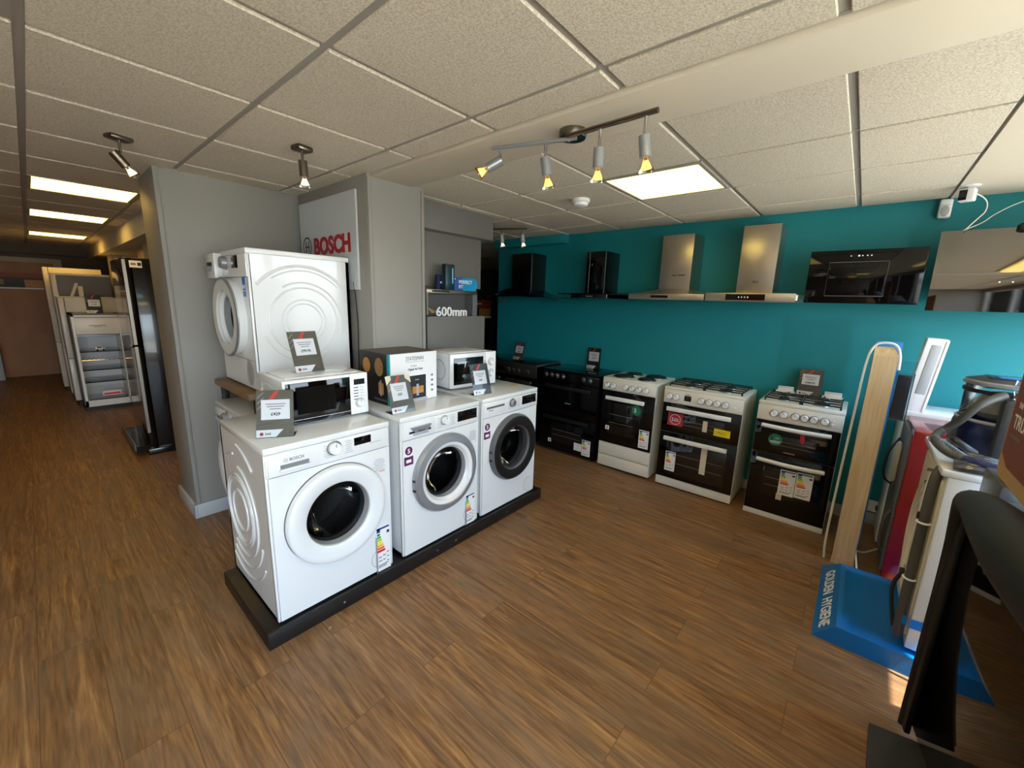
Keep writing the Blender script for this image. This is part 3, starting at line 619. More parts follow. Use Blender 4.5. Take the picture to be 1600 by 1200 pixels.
def gas_hob(t, W, D, z, m='whitew', y0=.03, burners=None):
    cols = ((.03, W/2-.006), (W/2+.006, W-.03))
    for x0, x1 in cols:
        g = MB(); y1 = D-.05; zz = z+.022; r = .0055
        g.tube([(x0, y0, zz), (x1, y0, zz), (x1, y1, zz), (x0, y1, zz)], r, 'blackm', 8, True)
        cx = (x0+x1)/2; ym = (y0+y1)/2
        g.tube([(x0, ym, zz), (x1, ym, zz)], r, 'blackm', 8)
        for yy in ((y0+ym)/2, (ym+y1)/2):
            g.tube([(x0, yy, zz), (cx-.035, yy, zz)], r, 'blackm'); g.tube([(cx+.035, yy, zz), (x1, yy, zz)], r, 'blackm')
        for a, b_ in ((y0, (y0+ym)/2-.03), ((y0+ym)/2+.03, ym), (ym, (ym+y1)/2-.03), ((ym+y1)/2+.03, y1)): g.tube([(cx, a, zz), (cx, b_, zz)], r, 'blackm')
        for xx in (x0, x1):
            for yy in (y0, y1): g.cyl((xx, yy, z), (xx, yy, zz), .006, 'blackm', seg=8)
        g.build('pan_support', t)
        for k, yy in enumerate(((y0+ym)/2, (ym+y1)/2)):
            R = .045 if (k+(x0 > .1)) % 2 else .034; b = MB(); b.lathe([(R*1.25, 0), (R*1.2, .006), (R, .010)], 'silver', T(cx, yy, z), 24); b.lathe([(R, .010), (R, .018), (R*.9, .022), (0, .022)], 'blackm', T(cx, yy, z), 24); b.build('burner', t)
def ckr(label, y_left, W, H=.90, D=.45, body='whitew', front='white', kick=.08, group='cookers along the teal wall'):
    t = thing('cooker', label, 'cooker', (FX, y_left, 0), R90, group)
    b = MB(); b.box(0, .012, .0, D, .02, H-.02, body); b.box(W-.012, W, .0, D, .02, H-.02, body); b.box(.01, W-.01, .01, D, .02, H-.02, body)
    for x in (.05, W-.05):
        for y in (.05, D-.05): b.cyl((x, y, 0), (x, y, .022), .018, 'ink', seg=10)
    b.build('body', t); return t
# 5: white gas cooker, nearest
t = ckr('white and black double oven gas cooker with folded rear flaps, nearest the wooden post', .497, .506)
W, D = .506, .45; PB = .757
MB().box(-.002, W+.002, -.012, D, .872, .90, 'whitew', .006).build('hob', t)
gas_hob(t, W, D, .90)
b = MB(); b.box(0, W, -.014, .0, PB, .872, 'whitew', .004); b.build('control_panel', t)
for x in (.105, .165, .235, .29, .345, .405): dial(t, x, .815, .023, 'whitem', -.014)
b = MB(); b.cyl((.452, -.014, .825), (.452, -.026, .825), .009, 'whitem'); b.cyl((.452, -.014, .80), (.452, -.026, .80), .009, 'whitem'); b.build('ignition_buttons', t)
d = oven_door(t, .003, W-.003, .510, PB-.004, (.11, .40, .545, .655), 'bow', .722, (.045, .455))
q = MB(); q.lathe([(.045, .001), (0, .001)], 'green', ring_front(.14, .622, -.0185), 36); q.text('2', .105, -.0203, .612, .042, 'ink', .0003, bold=.001); q.text('Year', .135, -.0203, .63, .016, 'paper', .0003); q.box(.105, .175, -.0203, -.0195, .607, .611, 'paper'); q.box(.112, .168, -.0203, -.0195, .597, .60, 'paper'); q.build('guarantee_sticker', d)
q = MB(); q.prism([(.282, -.055, .725), (.31, -.055, .722), (.318, -.056, .65), (.302, -.056, .63), (.29, -.056, .66)], (0, .002, 0), 'logored'); q.build('ribbon', d)
q = MB(); q.box(.20, .27, -.0192, -.0185, .535, .541, 'silver'); q.build('badge', d)
d = oven_door(t, .003, W-.003, .045, .503, (.095, .41, .19, .405), 'bow', .457, (.045, .455))
energy_label(d, .205, -.021, .215, .098, .195); energy_label(d, .306, -.021, .222, .098, .195)
q = MB(); q.box(.20, .235, -.0225, -.0195, .17, .22, 'cream2'); q.build('tape', d)
B('plinth', 0, W, -.012, .0, .0, .043, 'white', .003, t)
for x0 in (.06, .36):
    b = MB(); b.box(x0, x0+.105, D-.075, D-.066, .905, .965, 'whitew', .003); b.box(x0, x0+.105, D-.078, D-.069, .955, .96, 'lgrey'); b.box(x0-.012, x0, D-.08, D-.05, .90, .93, 'whitew'); b.box(x0+.105, x0+.117, D-.08, D-.05, .90, .93, 'whitew'); b.build('rear_flap', t)
# 4: white 60 gas cooker with clock
t = ckr('wide white gas cooker with clock display and red square sticker', 1.204, .612)
W = .612; b = MB().box(-.002, W+.002, -.012, D, .872, .895, 'whitew', .005).build('hob', t)
gas_hob(t, W, D, .895)
b = MB(); b.box(0, W, -.014, 0, .758, .872, 'whitew', .004); b.build('control_panel', t)
B('display', .17, .225, -.016, -.013, .792, .838, 'display', .001, t)
B('badge', .178, .215, -.0155, -.0135, .845, .850, 'inkg', 0, t)
for x in (.05, .105, .305, .365, .425, .485): dial(t, x, .812, .0235, 'whitem', -.014)
B('ignition_button', .548, .565, -.022, -.013, .795, .81, 'whitem', .004, t)
d = oven_door(t, .003, W-.003, .503, .755, (.10, .50, .54, .67), 'bar', .712, (.045, .545))
q = MB(); q.box(.055, .18, -.0198, -.018, .565, .675, 'logored'); q.lathe([(.045, .001), (.041, .001)], 'paper', ring_front(.118, .62, -.0195), 32); q.text('1', .083, -.0205, .603, .045, 'paper', .0003, bold=.001); q.text('YEAR', .103, -.0205, .62, .018, 'paper', .0003); q.box(.103, .15, -.0208, -.02, .607, .613, 'paper'); q.build('guarantee_sticker', d)
q = MB(); q.box(.428, .548, -.0198, -.018, .553, .612, 'yellow'); lines(q, .45, .592, .075, 3, -.02, .010, 'mgrey'); q.build('yellow_sticker', d)
q = MB(); q.box(.34, .375, -.0225, -.0195, .565, .655, 'cream2'); q.build('tape', d)
d = oven_door(t, .003, W-.003, .088, .497, (.085, .545, .13, .42), 'bar', .452, (.045, .545))
energy_label(d, .071, -.021, .155, .085, .175)
q = MB(); q.box(.355, .40, -.0225, -.0195, .20, .43, 'cream2'); q.build('tape', d)
B('plinth', 0, W, -.012, .0, .012, .085, 'white', .003, t)
# 3: white electric solid plate cooker
t = ckr('narrow white electric cooker with four solid hot plates', 1.789, .514)
W = .514; MB().box(-.002, W+.002, -.012, D, .870, .895, 'whitew', .005).build('hob', t)
for x, y, r in ((.14, .13, .088), (.37, .12, .072), (.16, .32, .072), (.375, .32, .088)):
    b = MB(); b.lathe([(r+.012, 0), (r+.01, .004), (r, .005)], 'chrome', T(x, y, .895), 32); b.lathe([(r, .002), (r, .013), (r-.006, .016), (.02, .016), (.016, .014), (0, .014)], 'blackm', T(x, y, .895), 32); b.build('hot_plate', t)
b = MB(); b.box(0, W, -.014, 0, .775, .872, 'whitew', .004); b.build('control_panel', t)
for x in (.05, .11, .235, .295, .36, .425): dial(t, x, .822, .0235, 'whitem', -.014)
d = oven_door(t, .003, W-.003, .262, .772, (.07, .36, .36, .66), 'bar', .708, (.055, .43))
q = MB(); q.lathe([(.043, .001), (0, .001)], 'green', ring_front(.355, .628, -.0185) @ Matrix.Diagonal((1, 1.1, 1, 1)), 32); q.text('2', .332, -.0203, .612, .048, 'paper', .0003, bold=.0015); q.build('guarantee_sticker', d)
energy_label(d, .40, -.021, .29, .092, .17)
q = MB(); q.box(.06, .10, -.0198, -.0185, .39, .43, 'paper'); q.box(.075, .085, -.0203, -.0195, .40, .42, 'ink'); q.build('small_sticker', d); B('clear_film', .325, .40, -.0215, -.020, .36, .57, 'clear', 0, d)
for z0, z1 in ((.022, .132), (.138, .258)): B('drawer_front', .002, W-.002, -.016, 0, z0, z1, 'whitew', .003, t)
# 2: black ceramic cooker
t = ckr('tall black electric cooker with black ceramic hob and chrome-dotted knobs', 2.505, .672, body='black')
W = .672; MB().box(-.002, W+.002, -.012, D, .868, .888, 'bglass', .004).build('hob', t)
b = MB(); b.box(0, W, -.014, 0, .775, .868, 'black', .004); b.build('control_panel', t)
for x in (.05, .12, .19, .26, .50, .575): dial(t, x, .828, .018, 'chrome', -.014, ringm='ink')
d = oven_door(t, .003, W-.003, .42, .77, None, 'bar', .72, (.06, .60), hm='blackm')
q = MB(); q.box(.30, .37, -.0195, -.018, .55, .562, 'silver'); q.build('badge', d)
d = oven_door(t, .003, W-.003, .03, .415, (.15, .53, .12, .33), 'bar', .385, (.06, .60), hm='blackm')
energy_label(d, .535, -.021, .055, .095, .165)
q = MB(); q.box(.44, .53, -.0198, -.018, .085, .165, 'paper'); lines(q, .445, .155, .08, 5, -.020, .014); q.build('small_sticker', d); q = MB(); q.box(.115, .155, -.0198, -.018, .10, .14, 'paper'); q.box(.13, .14, -.0203, -.0195, .11, .13, 'ink'); q.build('small_sticker', d)
# 1: stainless range cooker
t = ckr('stainless steel range cooker with black ceramic hob at the left end of the teal wall', 3.50, .91, body='black')
W = .91; b = MB(); b.box(-.002, W+.002, -.014, D, .878, .900, 'steeld', .003); b.box(.01, W-.01, -.002, D-.01, .8995, .906, 'bglass', .002); b.build('hob', t)
b = MB(); b.box(0, W, -.018, 0, .752, .878, 'steeld', .003); b.build('control_panel', t)
B('display', .335, .455, -.020, -.017, .785, .835, 'display', .001, t)
for x in (.10, .17, .24, .525, .595, .665, .80): dial(t, x, .81, .020, 'blackm', -.018, ringm='blackm')
d = oven_door(t, .003, W/2-.003, .08, .748, (.06, .40, .25, .6), 'bar', .70, (.05, .41), hm='steeld'); d = oven_door(t, W/2+.003, W-.003, .08, .748, (W/2+.06, W-.06, .25, .6), 'bar', .70, (W/2+.05, W-.05), hm='steeld')
B('plinth', 0, W, -.006, .0, .02, .078, 'black', .003, t)
card('price card at the front edge of the stainless range cooker', (3.60, 2.975, .906), -1.518, .256, .142, .202, price='£899', ppos=(.14, .86, .2, .6), strip='cream2')
card('price card at the back of the black ceramic cooker', (3.80, 2.10, .888), -1.57, .06, .155, .222, price='£549', ppos=(.12, .88, .18, .62), body='ink')
card('price card behind the gas rings of the nearest cooker, against the glass splashback', (3.83, .236, .915), -1.564, .14, .148, .205, price='£449.95', ppos=(.14, .86, .18, .58))
# ------------------------------------------------------------------ hoods (wall x = 3.92, facing -X)
HG = 'cooker hoods on the teal wall'
def hood(label, yl, W, z0): return thing('cooker_hood', label, 'cooker hood', (3.92, yl, z0), R90, HG)
# local: x along the wall to the viewer's right, y = 0 at the wall, negative towards the room
t = hood('black chimney hood with wide curved black glass canopy, far left of the hoods', 3.36, 1.2, 1.60)
b = MB(); b.box(.215, .500, -.27, 0, .08, .495, 'black', .002); b.box(.497, .502, -.272, -.262, .09, .495, 'mgrey'); b.build('chimney', t)
n = 24; top = []; 
for i in range(n+1):
    u = i/n; x = -.08+u*1.06; top.append((x, .09*math.exp(-((x-.38)/.26)**2)+.012))
b = MB(); v = []; f = []
for x, z in top: v += [(x, -.47+.10*abs((x-.42)/.53)**3, z), (x, 0, z), (x, 0, z+.006), (x, -.47+.10*abs((x-.42)/.53)**3, z+.006)]
for i in range(n):
    for k in range(4): k2 = (k+1) % 4; f.append((4*i+k, 4*i+k2, 4*i+4+k2, 4*i+4+k))
f += [(3, 2, 1, 0), (4*n, 4*n+1, 4*n+2, 4*n+3)]
b._add(v, f, mat('smoked_glass', (12, 14, 15), .05, spec=.8)); b.build('glass_canopy', t)
b = MB(); b.prism([(.12, -.44, .02), (.72, -.44, .02), (.52, -.40, .09), (.24, -.40, .09)], (0, .42, 0), 'black'); b.build('motor_housing', t)
t = hood('slim black chimney hood with a flat black canopy, second from the left', 2.21, .62, 1.62)
b = MB(); b.box(.055, .262, -.29, 0, .045, .445, 'bglass', .002); b.box(.258, .264, -.292, -.28, .05, .445, 'chrome'); b.box(.085, .092, -.2915, -.289, .05, .44, 'mgrey'); b.build('chimney', t)
b = MB(); b.box(-.15, .595, -.47, 0, .036, .044, 'bglass', .002); b.build('glass_canopy', t)
b = MB(); b.box(0, .39, -.46, 0, 0, .036, 'black', .002); b.box(.385, .39, -.462, -.0, .002, .034, 'lgrey'); b.box(.17, .24, -.4615, -.459, .014, .020, 'inkg'); b.build('body', t)
t = hood('stainless steel pyramid chimney hood, third from the left', 1.605, .63, 1.62)
b = MB(); b.box(.185, .447, -.27, 0, .09, .542, 'steel', .001); b.box(.29, .33, -.2712, -.2695, .205, .211, 'ink'); b.box(.34, .40, -.2712, -.2695, .205, .212, 'ink'); b.build('chimney', t)
b = MB(); v = [(0, -.47, .045), (.63, -.47, .045), (.63, 0, .045), (0, 0, .045), (.185, -.27, .09), (.447, -.27, .09), (.447, 0, .09), (.185, 0, .09)]
b._add(v, [(0, 1, 5, 4), (1, 2, 6, 5), (2, 3, 7, 6), (3, 0, 4, 7), (3, 2, 1, 0), (4, 5, 6, 7)], 'steel'); b.box(0, .63, -.47, 0, 0, .045, 'steel', .001); b.box(.20, .345, -.4715, -.469, .012, .033, 'display'); b.build('canopy', t)
t = hood('stainless steel T-shaped chimney hood with black touch panel, right of the pyramid hood', .965, .59, 1.617)
b = MB(); b.box(.165, .413, -.26, 0, .06, .570, 'steel', .001); b.text('AEG', .27, -.261, .145, .022, 'ink', .0004, bold=.0004); b.build('chimney', t)
b = MB(); b.box(0, .588, -.47, 0, 0, .060, 'steel', .001); b.box(.145, .405, -.4718, -.469, .008, .052, 'display')
for k in range(4): b.lathe([(.005, .001), (0, .001)], 'paper', ring_front(.235+k*.02, .03, -.4718), 12)
b.box(.588, .594, -.46, -.40, .012, .05, 'whitem'); b.build('canopy', t)
# angled glass hoods
t = hood('black glass panel hood with framed square inset, left of the mirror-like glass hood', .35, .6, 1.62)
b = MB(); b.box(0, .60, -.255, -.225, 0, .355, 'hoodglass', .006); b.build('glass_panel', t)
b = MB(); b.tube([(.115, -.257, .05), (.425, -.257, .05), (.425, -.257, .275), (.115, -.257, .275)], .003, 'mgrey', 6, True); b.box(.12, .42, -.2605, -.256, .055, .27, 'hoodglass', .002); b.build('centre_panel', t)
b = MB()
for x in (.225, .265, .285, .31, .33): b.lathe([(.004, .0006), (0, .0006)], 'paper', ring_front(x, .315, -.2555), 10)
b.box(.262, .272, -.2562, -.2553, .310, .320, 'paper'); b.build('touch_controls', t)
b = MB(); b.box(.06, .54, -.225, 0, .02, .33, 'blackm', .004); b.box(.18, .42, -.19, 0, .33, .345, 'blackm'); b.build('motor_housing', t)
t = hood('mirror-like curved glass hood at the right end of the teal wall', -.285, .8, 1.587)
n = 20; v = []; f = []
for i in range(n+1):
    u = i/n; z = .475*u; y = -.270-.016*math.sin(PI*u)+.045*u
    v += [(0, y, z), (.80, y, z), (.80, y+.012, z), (0, y+.012, z)]
for i in range(n):
    for k in range(4): k2 = (k+1) % 4; f.append((4*i+k, 4*i+k2, 4*i+4+k2, 4*i+4+k))
f += [(0, 1, 2, 3), (4*n+3, 4*n+2, 4*n+1, 4*n)]
b = MB(); b._add(v, f, mat('mirror_glass', (120, 116, 112), .03, 1)); b.build('glass_panel', t)
b = MB()
for k in range(5): b.lathe([(.004, .001), (0, .001)], 'paper', ring_front(.28+.05*k, .17, -.268), 10)
b.build('touch_controls', t)
b = MB(); b.box(.08, .72, -.205, 0, .05, .42, 'blackm', .004); b.lathe([(.035, 0), (.03, .03), (.02, .04)], 'blackm', T(.33, -.22, .455), 20, True); b.build('motor_housing', t)
# glass splashback
b = MB(); b.box(0, .44, -.008, -.002, .10, .66, 'splash'); 
o = b.build('glass_splashback'); o.location = (3.92, .462, .83); o.rotation_euler = (0, 0, R90)
tag(o, 'clear glass splashback fixed to the teal wall behind the nearest cooker', 'splashback')
# ceiling corner devices
t = thing('motion_sensor', 'white motion sensor at the top of the teal wall', 'motion sensor', (3.92, -.262, 2.17), R90)
b = MB(); b.box(0, .06, -.05, 0, 0, .115, 'whitem', .012, 3); b.lathe([(.02, .006), (.018, .01), (0, .012)], 'lgrey', ring_front(.03, .04, -.046) @ Matrix.Diagonal((1, 1.6, 1, 1)), 20); b.box(.012, .048, -.0525, -.049, .075, .079, 'lgrey'); b.build('body', t)
t = thing('security_camera', 'small white boxed camera hanging from the ceiling by the motion sensor', 'camera', (3.60, -.35, 2.293), -1.9)
b = MB(); b.lathe([(.045, 0), (.045, -.006), (0, -.008)], 'whitem', None, 24); b.cyl((0, 0, -.006), (0, 0, -.02), .01, 'whitem'); b.build('mount', t)
b = MB(); b.box(-.032, .032, -.03, .03, -.085, -.018, 'whitem', .006); b.box(-.030, .004, -.0325, -.028, -.080, -.024, 'display', .002); b.build('body', t)
b = MB(); b.tube([(3.60, -.38, 2.25), (3.66, -.44, 2.22), (3.68, -.45, 2.16), (3.66, -.42, 2.12), (3.66, -.38, 2.06)], .003, 'cable', 6, smooth=3); b.tube([(3.88, -.75, 2.27), (3.86, -.60, 2.23), (3.82, -.50, 2.16), (3.78, -.46, 2.11), (3.70, -.37, 2.06)], .003, 'cable', 6, smooth=3)
tag(b.build('camera_cable'), 'white cables dangling behind the mirror-like glass hood', 'cable')
b = MB(); b.lathe([(.022, 0), (.02, .012), (0, .013)], 'brownprint', T(3.905, 3.47, 1.57) @ Matrix.Rotation(-PI/2, 4, 'Y'), 16); tag(b.build('wall_plug'), 'small brown round knob on the teal wall under the curved glass hood', 'knob')
# ------------------------------------------------------------------ brand sign on the recess wall
t = thing('wall_sign', 'large white and grey maker sign with red lettering behind the tumble dryer', 'sign', (1.41, 3.325, 1.61), R90)
b = MB(); b.box(0, .815, -.012, 0, 0, .61, mat('sign_board', (198, 204, 210), .4)); b.build('board', t)
b = MB(); b.text('BOSCH', .215, -.013, .245, .158, 'boschred', .003, bold=.006, xs=1.02); b.build('lettering', t)
b = MB(); b.lathe([(.070, .002), (.060, .002)], 'ink', ring_front(.108, .305, -.012), 40); b.box(.078, .138, -.0145, -.012, .300, .308, 'ink'); b.box(.082, .089, -.0145, -.012, .268, .345, 'ink'); b.box(.127, .134, -.0145, -.012, .268, .345, 'ink'); b.build('emblem', t)
# ------------------------------------------------------------------ built-in demonstration unit "600mm"
t = thing('tall_kitchen_unit', 'tall grey built-in display unit with open oven niche and white 600mm lettering', 'kitchen unit', (1.84, 2.62, 0))
b = MB(); b.box(0, .845, .12, .70, 0, 2.30, 'grey2'); b.box(.0, .19, .02, .7, 0, 2.30, 'greydk'); b.box(0, .93, .0, .70, 2.093, 2.30, 'grey2', .002); b.build('carcass', t)
B('lower_door', .19, .84, 0, .12, .10, 1.428, 'grey2', .003, t)
B('plinth', .0, .84, .05, .12, 0, .10, 'greydk', 0, t)
B('upper_door', .17, .880, .10, .125, 1.668, 2.108, 'grey2', .003, t)
b = MB(); b.box(.185, .74, .0, .12, 1.612, 1.642, 'steeld', .002); b.box(.185, .20, .0, .12, 1.44, 1.615, 'steeld'); b.box(.685, .74, .0, .12, 1.43, 1.615, 'mgrey'); b.box(.24, .42, -.002, .002, 1.622, 1.636, 'ink'); b.box(.2, .685, .085, .12, 1.43, 1.615, 'greydk'); b.build('niche_frame', t)
b = MB(); b.prism([(.25, .08, 1.50), (.36, .08, 1.46), (.30, .08, 1.45)], (0, .004, 0), 'cardboard'); b.build('paper_scrap', t)
b = MB(); b.text('600mm', .272, -.004, 1.432, .104, 'paper', .006, bold=.0016, xs=1.08); b.build('lettering', t)
t = thing('promotional_display', 'blue promotional block reading PERFECT FIT on the ledge above the 600mm lettering', 'display', (2.14, 2.62, 1.643))
b = MB(); b.box(0, .14, .01, .03, 0, .115, 'navy'); b.box(.13, .40, .02, .035, 0, .108, mat('promo_blue', (30, 84, 160), .4)); b.box(.28, .40, .012, .02, 0, .108, mat('promo_cyan', (10, 140, 190), .4)); b.lathe([(.054, 0), (.054, .02), (0, .02)], mat('promo_cyan2', (10, 146, 196), .4), ring_front(.40, .054, .033), 32); b.build('card', t)
b = MB(); b.text('PERFECT', .228, .008, .058, .040, 'paper', .0006, bold=.0006); b.text('FIT', .228, .008, .018, .040, 'paper', .0006, bold=.0006); b.box(.03, .085, .0085, .0095, .05, .062, 'paper'); b.box(.15, .20, .018, .0195, .09, .098, 'paper'); b.build('lettering', t)
b = MB(); b.box(.045, .140, -.04, .008, 0, .20, mat('dark_teal_box', (14, 48, 62), .3), .003); b.box(.112, .126, -.0415, -.0398, .05, .17, mat('pale_blue_print', (110, 170, 200), .4)); tag(b.build('product_box'), 'slim dark teal box standing before the blue promotional block', 'box').location = (2.14, 2.62, 1.643)
# ------------------------------------------------------------------ rear room seen through the gap by the teal wall
t = thing('tall_display_unit', 'dark tall unit with orange food poster seen through the gap beside the grey unit', 'display unit', (4.55, 4.5, 0))
B('carcass', -.45, .30, .05, .5, 0, 1.30, 'black', .003, t); B('side_panel', .22, .42, .0, .5, 0, 2.05, 'blackm', 0, t)
b = MB(); b.box(-.45, .22, .03, .05, 1.30, 1.58, 'posterd'); b.box(-.45, .22, .024, .03, 1.46, 1.58, 'poster'); b.box(-.05, .20, .02, .026, 1.32, 1.45, 'food'); b.box(-.05, .22, .018, .026, 1.30, 1.33, 'paper'); b.box(-.1, .0, .02, .026, 1.51, 1.53, 'paper'); b.build('poster', t)
B('handle', .05, .08, .03, .05, .9, 1.2, 'silver', 0, t)
struct(B('trim_11', 4.2, 5.2, 4.9, 5.0, 2.02, 2.10, 'browndoor')); struct(B('door_2', 4.3, 5.1, 5.0, 5.05, 0, 2.02, 'cream'))
# ------------------------------------------------------------------ fridges along the corridor
def fridge(label, loc, W, D, H, m, split=.36, hand=True, name='fridge_freezer', group='fridges along the corridor', side=None):
    t = thing(name, label, 'fridge', loc, R90, group)
    b = MB(); b.box(0, W, .06, D, .03, H, m, .004); b.box(.01, W-.01, .03, D, 0, .04, 'blackm'); b.build('body', t)
    if side: B('side_panel', W-.001, W+.002, .058, D, .03, H-.03, side, 0, t)
    z = H*split
    for z0, z1 in ((.05, z-.004), (z+.004, H)):
        B('door', 0, W, 0, .055, z0, z1, m, .008, t)
    return t
t = fridge('black fridge freezer with silver door edge behind the grey end wall', (.575, 5.86, 0), .80, .66, 1.85, 'black', .57)
b = MB(); b.box(.798, .804, -.003, .02, .22, 1.05, 'steel'); b.box(.798, .804, -.003, .02, 1.07, 1.83, 'steel'); b.box(.70, .80, -.03, -.002, 1.045, 1.065, 'black', .004); b.build('door_edge_trim', t)
b = MB(); b.prism([(0, -.11, .05), (.80, -.11, .05), (.80, .0, .05), (0, 0, .05)], (0, 0, .05), 'black'); b.box(-.01, .82, -.02, .4, 0, .06, 'black', .01); b.box(0, .81, -.112, -.10, .06, .14, 'mgrey', .004); b.build('base_drawer', t)
b = MB(); b.box(.801, .8025, .045, .13, 1.765, 1.825, 'paper'); b.box(.8025, .8035, .10, .125, 1.78, 1.81, 'ink'); b.box(.8025, .8035, .055, .09, 1.785, 1.805, 'inkg'); b.build('label_sticker', t)
b = MB(); b.box(.04, .76, -.004, 0, .30, 1.60, mat('glossy_door_film', (90, 66, 52), .12, coat=.5, vary=(3, .5))); b.build('door_film', t)
t = thing('display_fridge', 'open fronted white fridge with glass shelves facing up the corridor', 'fridge', (.29, 7.5, 0), 0, 'fridges along the corridor')
W, D, H = .47, .53, 1.255
b = MB(); b.box(0, .03, 0, D, .05, H, 'mgrey'); b.box(W-.03, W, 0, D, .05, H, 'mgrey'); b.box(0, W, 0, D, H-.02, H, 'mgrey'); b.box(0, W, 0, D, .05, .08, 'whitem'); b.box(0, W, D-.03, D, .05, H, 'whitem')
b.box(.01, .035, -.004, D-.02, .06, H-.02, 'whitem'); b.box(W-.035, W-.01, -.004, D-.02, .06, H-.02, 'whitem'); b.box(.01, W-.01, -.004, D-.02, H-.04, H-.02, 'whitem'); b.box(.01, W-.01, -.004, .02, .06, .13, 'whitem'); b.box(0, W, .01, D, 0, .05, 'blackm'); b.build('body', t)
b = MB(); b.box(.035, W-.035, .02, D-.05, .99, H-.045, 'whitem', .004); b.box(.16, .32, .018, .021, 1.10, 1.107, 'inkg'); b.box(.20, .27, .018, .021, 1.085, 1.09, 'inkg'); b.build('ice_box', t)
for z in (.97, .76, .52, .36): B('shelf', .035, W-.035, .03, D-.04, z, z+.012, 'clear' if z < .9 else 'silver', 0, t)
b = MB()
for k in range(9): b.tube([(.05+k*.042, .03, .66), (.07+k*.042, .06, .69), (.09+k*.042, .03, .66)], .003, 'chrome', 6)
b.tube([(.04, .03, .655), (W-.04, .03, .655)], .004, 'chrome', 6); b.build('bottle_rack', t)
b = MB(); b.box(.05, W-.05, .02, .30, .13, .145, 'clear'); b.box(.05, W-.05, .015, .02, .13, .32, 'clear'); b.box(.18, .36, .012, .016, .18, .24, 'paper'); b.box(.19, .35, .011, .0125, .19, .215, 'red'); b.build('salad_drawer', t)
t = thing('toy_van', 'tiny white toy van on the second shelf of the open display fridge', 'toy', (.47, 7.54, .772), .05)
b = MB(); b.box(0, .10, 0, .04, .012, .035, 'whitem', .004); b.prism([(.0, 0, .033), (.075, 0, .033), (.065, 0, .058), (.005, 0, .058)], (0, .04, 0), 'whitem'); b.box(.02, .06, -.001, 0, .038, .052, 'ink'); b.build('body', t)
b = MB()
for x in (.022, .08): b.cyl((x, -.002, .012), (x, .042, .012), .012, 'ink', seg=12)
b.build('wheels', t)
t = card('pink cornered price card on top of the open display fridge', (.53, 7.53, 1.257), 0, .2, .145, .235, price='£199', ppos=(.15, .9, .25, .62), body='navy'); 
f2 = fridge('shorter white fridge freezer just behind the open display fridge', (.235, 8.62, 0), .57, .56, 1.44, 'whitew', .44)
b = MB(); b.box(-.005, .575, -.01, .57, 1.44, 1.452, 'cream2', .003); b.build('worktop', f2)
b = MB(); b.box(0, .03, 0, .03, 0, .20, 'cream2'); o = b.build('wooden_offcut'); o.location = (.36, 8.2, 1.453); o.rotation_euler = (0, .35, 0); tag(o, 'pale strip leaning on the shorter white fridge top, left of the other', 'offcut')
b = MB(); b.box(0, .045, 0, .03, 0, .145, 'cream2'); o = b.build('wooden_offcut'); o.location = (.45, 8.2, 1.453); tag(o, 'pale upright block on the shorter white fridge, right of the leaning strip', 'offcut')
fridge('tall grey sided fridge freezer second from the brown door', (.225, 9.26, 0), .57, .60, 1.775, 'whitew', .4, side='mgrey')
t = fridge('tall white fridge freezer nearest the brown corridor door', (.175, 9.92, 0), .60, .62, 1.865, 'cream2', .4)
b = MB(); b.box(.90, 1.45, 9.0, 9.4, 0, 2.1, 'wallpaper'); struct(b.build('wall_pier'))
b = MB(); b.box(.95, 1.45, 6.6, 7.0, 0, 2.1, 'wallpaper'); struct(b.build('wall_pier'))
# ------------------------------------------------------------------ ceiling spots
def head(t, top, d, lit, name='spot_head', L=.065, r=.021, bm='nickel'):
    """one swivelling lamp head: cup + flared bulb along direction d, child of t"""
    top = Vector(top); d = Vector(d).normalized(); Q = Matrix.Translation(top) @ d.to_track_quat('Z', 'Y').to_matrix().to_4x4()
    b = MB(); b.lathe([(0, -.006), (r, -.006), (r, L), (r*.86, L+.003), (0, L+.003)], bm, Q, 24); h = b.build(name, t)
    b = MB(); b.lathe([(.010, L), (.012, L+.015), (.027, L+.045), (.0275, L+.05)], 'bulbglass', Q, 24); b.lathe([(0, L+.012), (.009, L+.014), (.020, L+.041), (0, L+.043)], lit, Q, 20); b.build('bulb', h)
def spotlamp(loc, d, e, col):
    lamp('spot_beam', 'SPOT', loc, e, col, spot_size=1.9, spot_blend=.9, shadow_soft_size=.03, rot=Vector(d).to_track_quat('-Z', 'Y').to_euler())
t = thing('ceiling_spotlight', 'single tilted ceiling spotlight nearer the corridor', 'spotlight', (.385, 2.885, 0), .4, 'single ceiling spotlights')
b = MB(); b.box(-.048, .048, -.032, .032, CE-.022, CE-.001, 'nickel', .008); b.cyl((0, 0, CE-.02), (0, 0, CE-.075), .006, 'nickel', seg=10); b.build('mount', t); head(t, (-.03, 0, CE-.085), (.62, -.1, -.78), 'bulbc')
t = thing('ceiling_spotlight', 'single straight ceiling spotlight in front of the grey recess', 'spotlight', (.99, 2.27, 0), .2, 'single ceiling spotlights')
b = MB(); b.box(-.04, .04, -.036, .036, CE-.026, CE-.001, 'nickel', .008); b.cyl((0, 0, CE-.02), (0, 0, CE-.07), .006, 'nickel', seg=10); b.build('mount', t); head(t, (0, 0, CE-.075), (.03, -.02, -1), 'bulbc')
t = thing('spotlight_bar', 'two-armed ceiling bar carrying four lit spotlights under the boxed beam', 'spotlight bar', (0, 0, 0))
b = MB(); b.lathe([(0, 2.25), (.055, 2.25), (.058, 2.256), (.058, 2.2805)], 'nickel', T(1.595, 1.055, 0), 32, True); b.cyl((1.56, 1.05, 2.255), (1.56, 1.05, 2.225), .006, 'chrome'); b.build('mount', t)
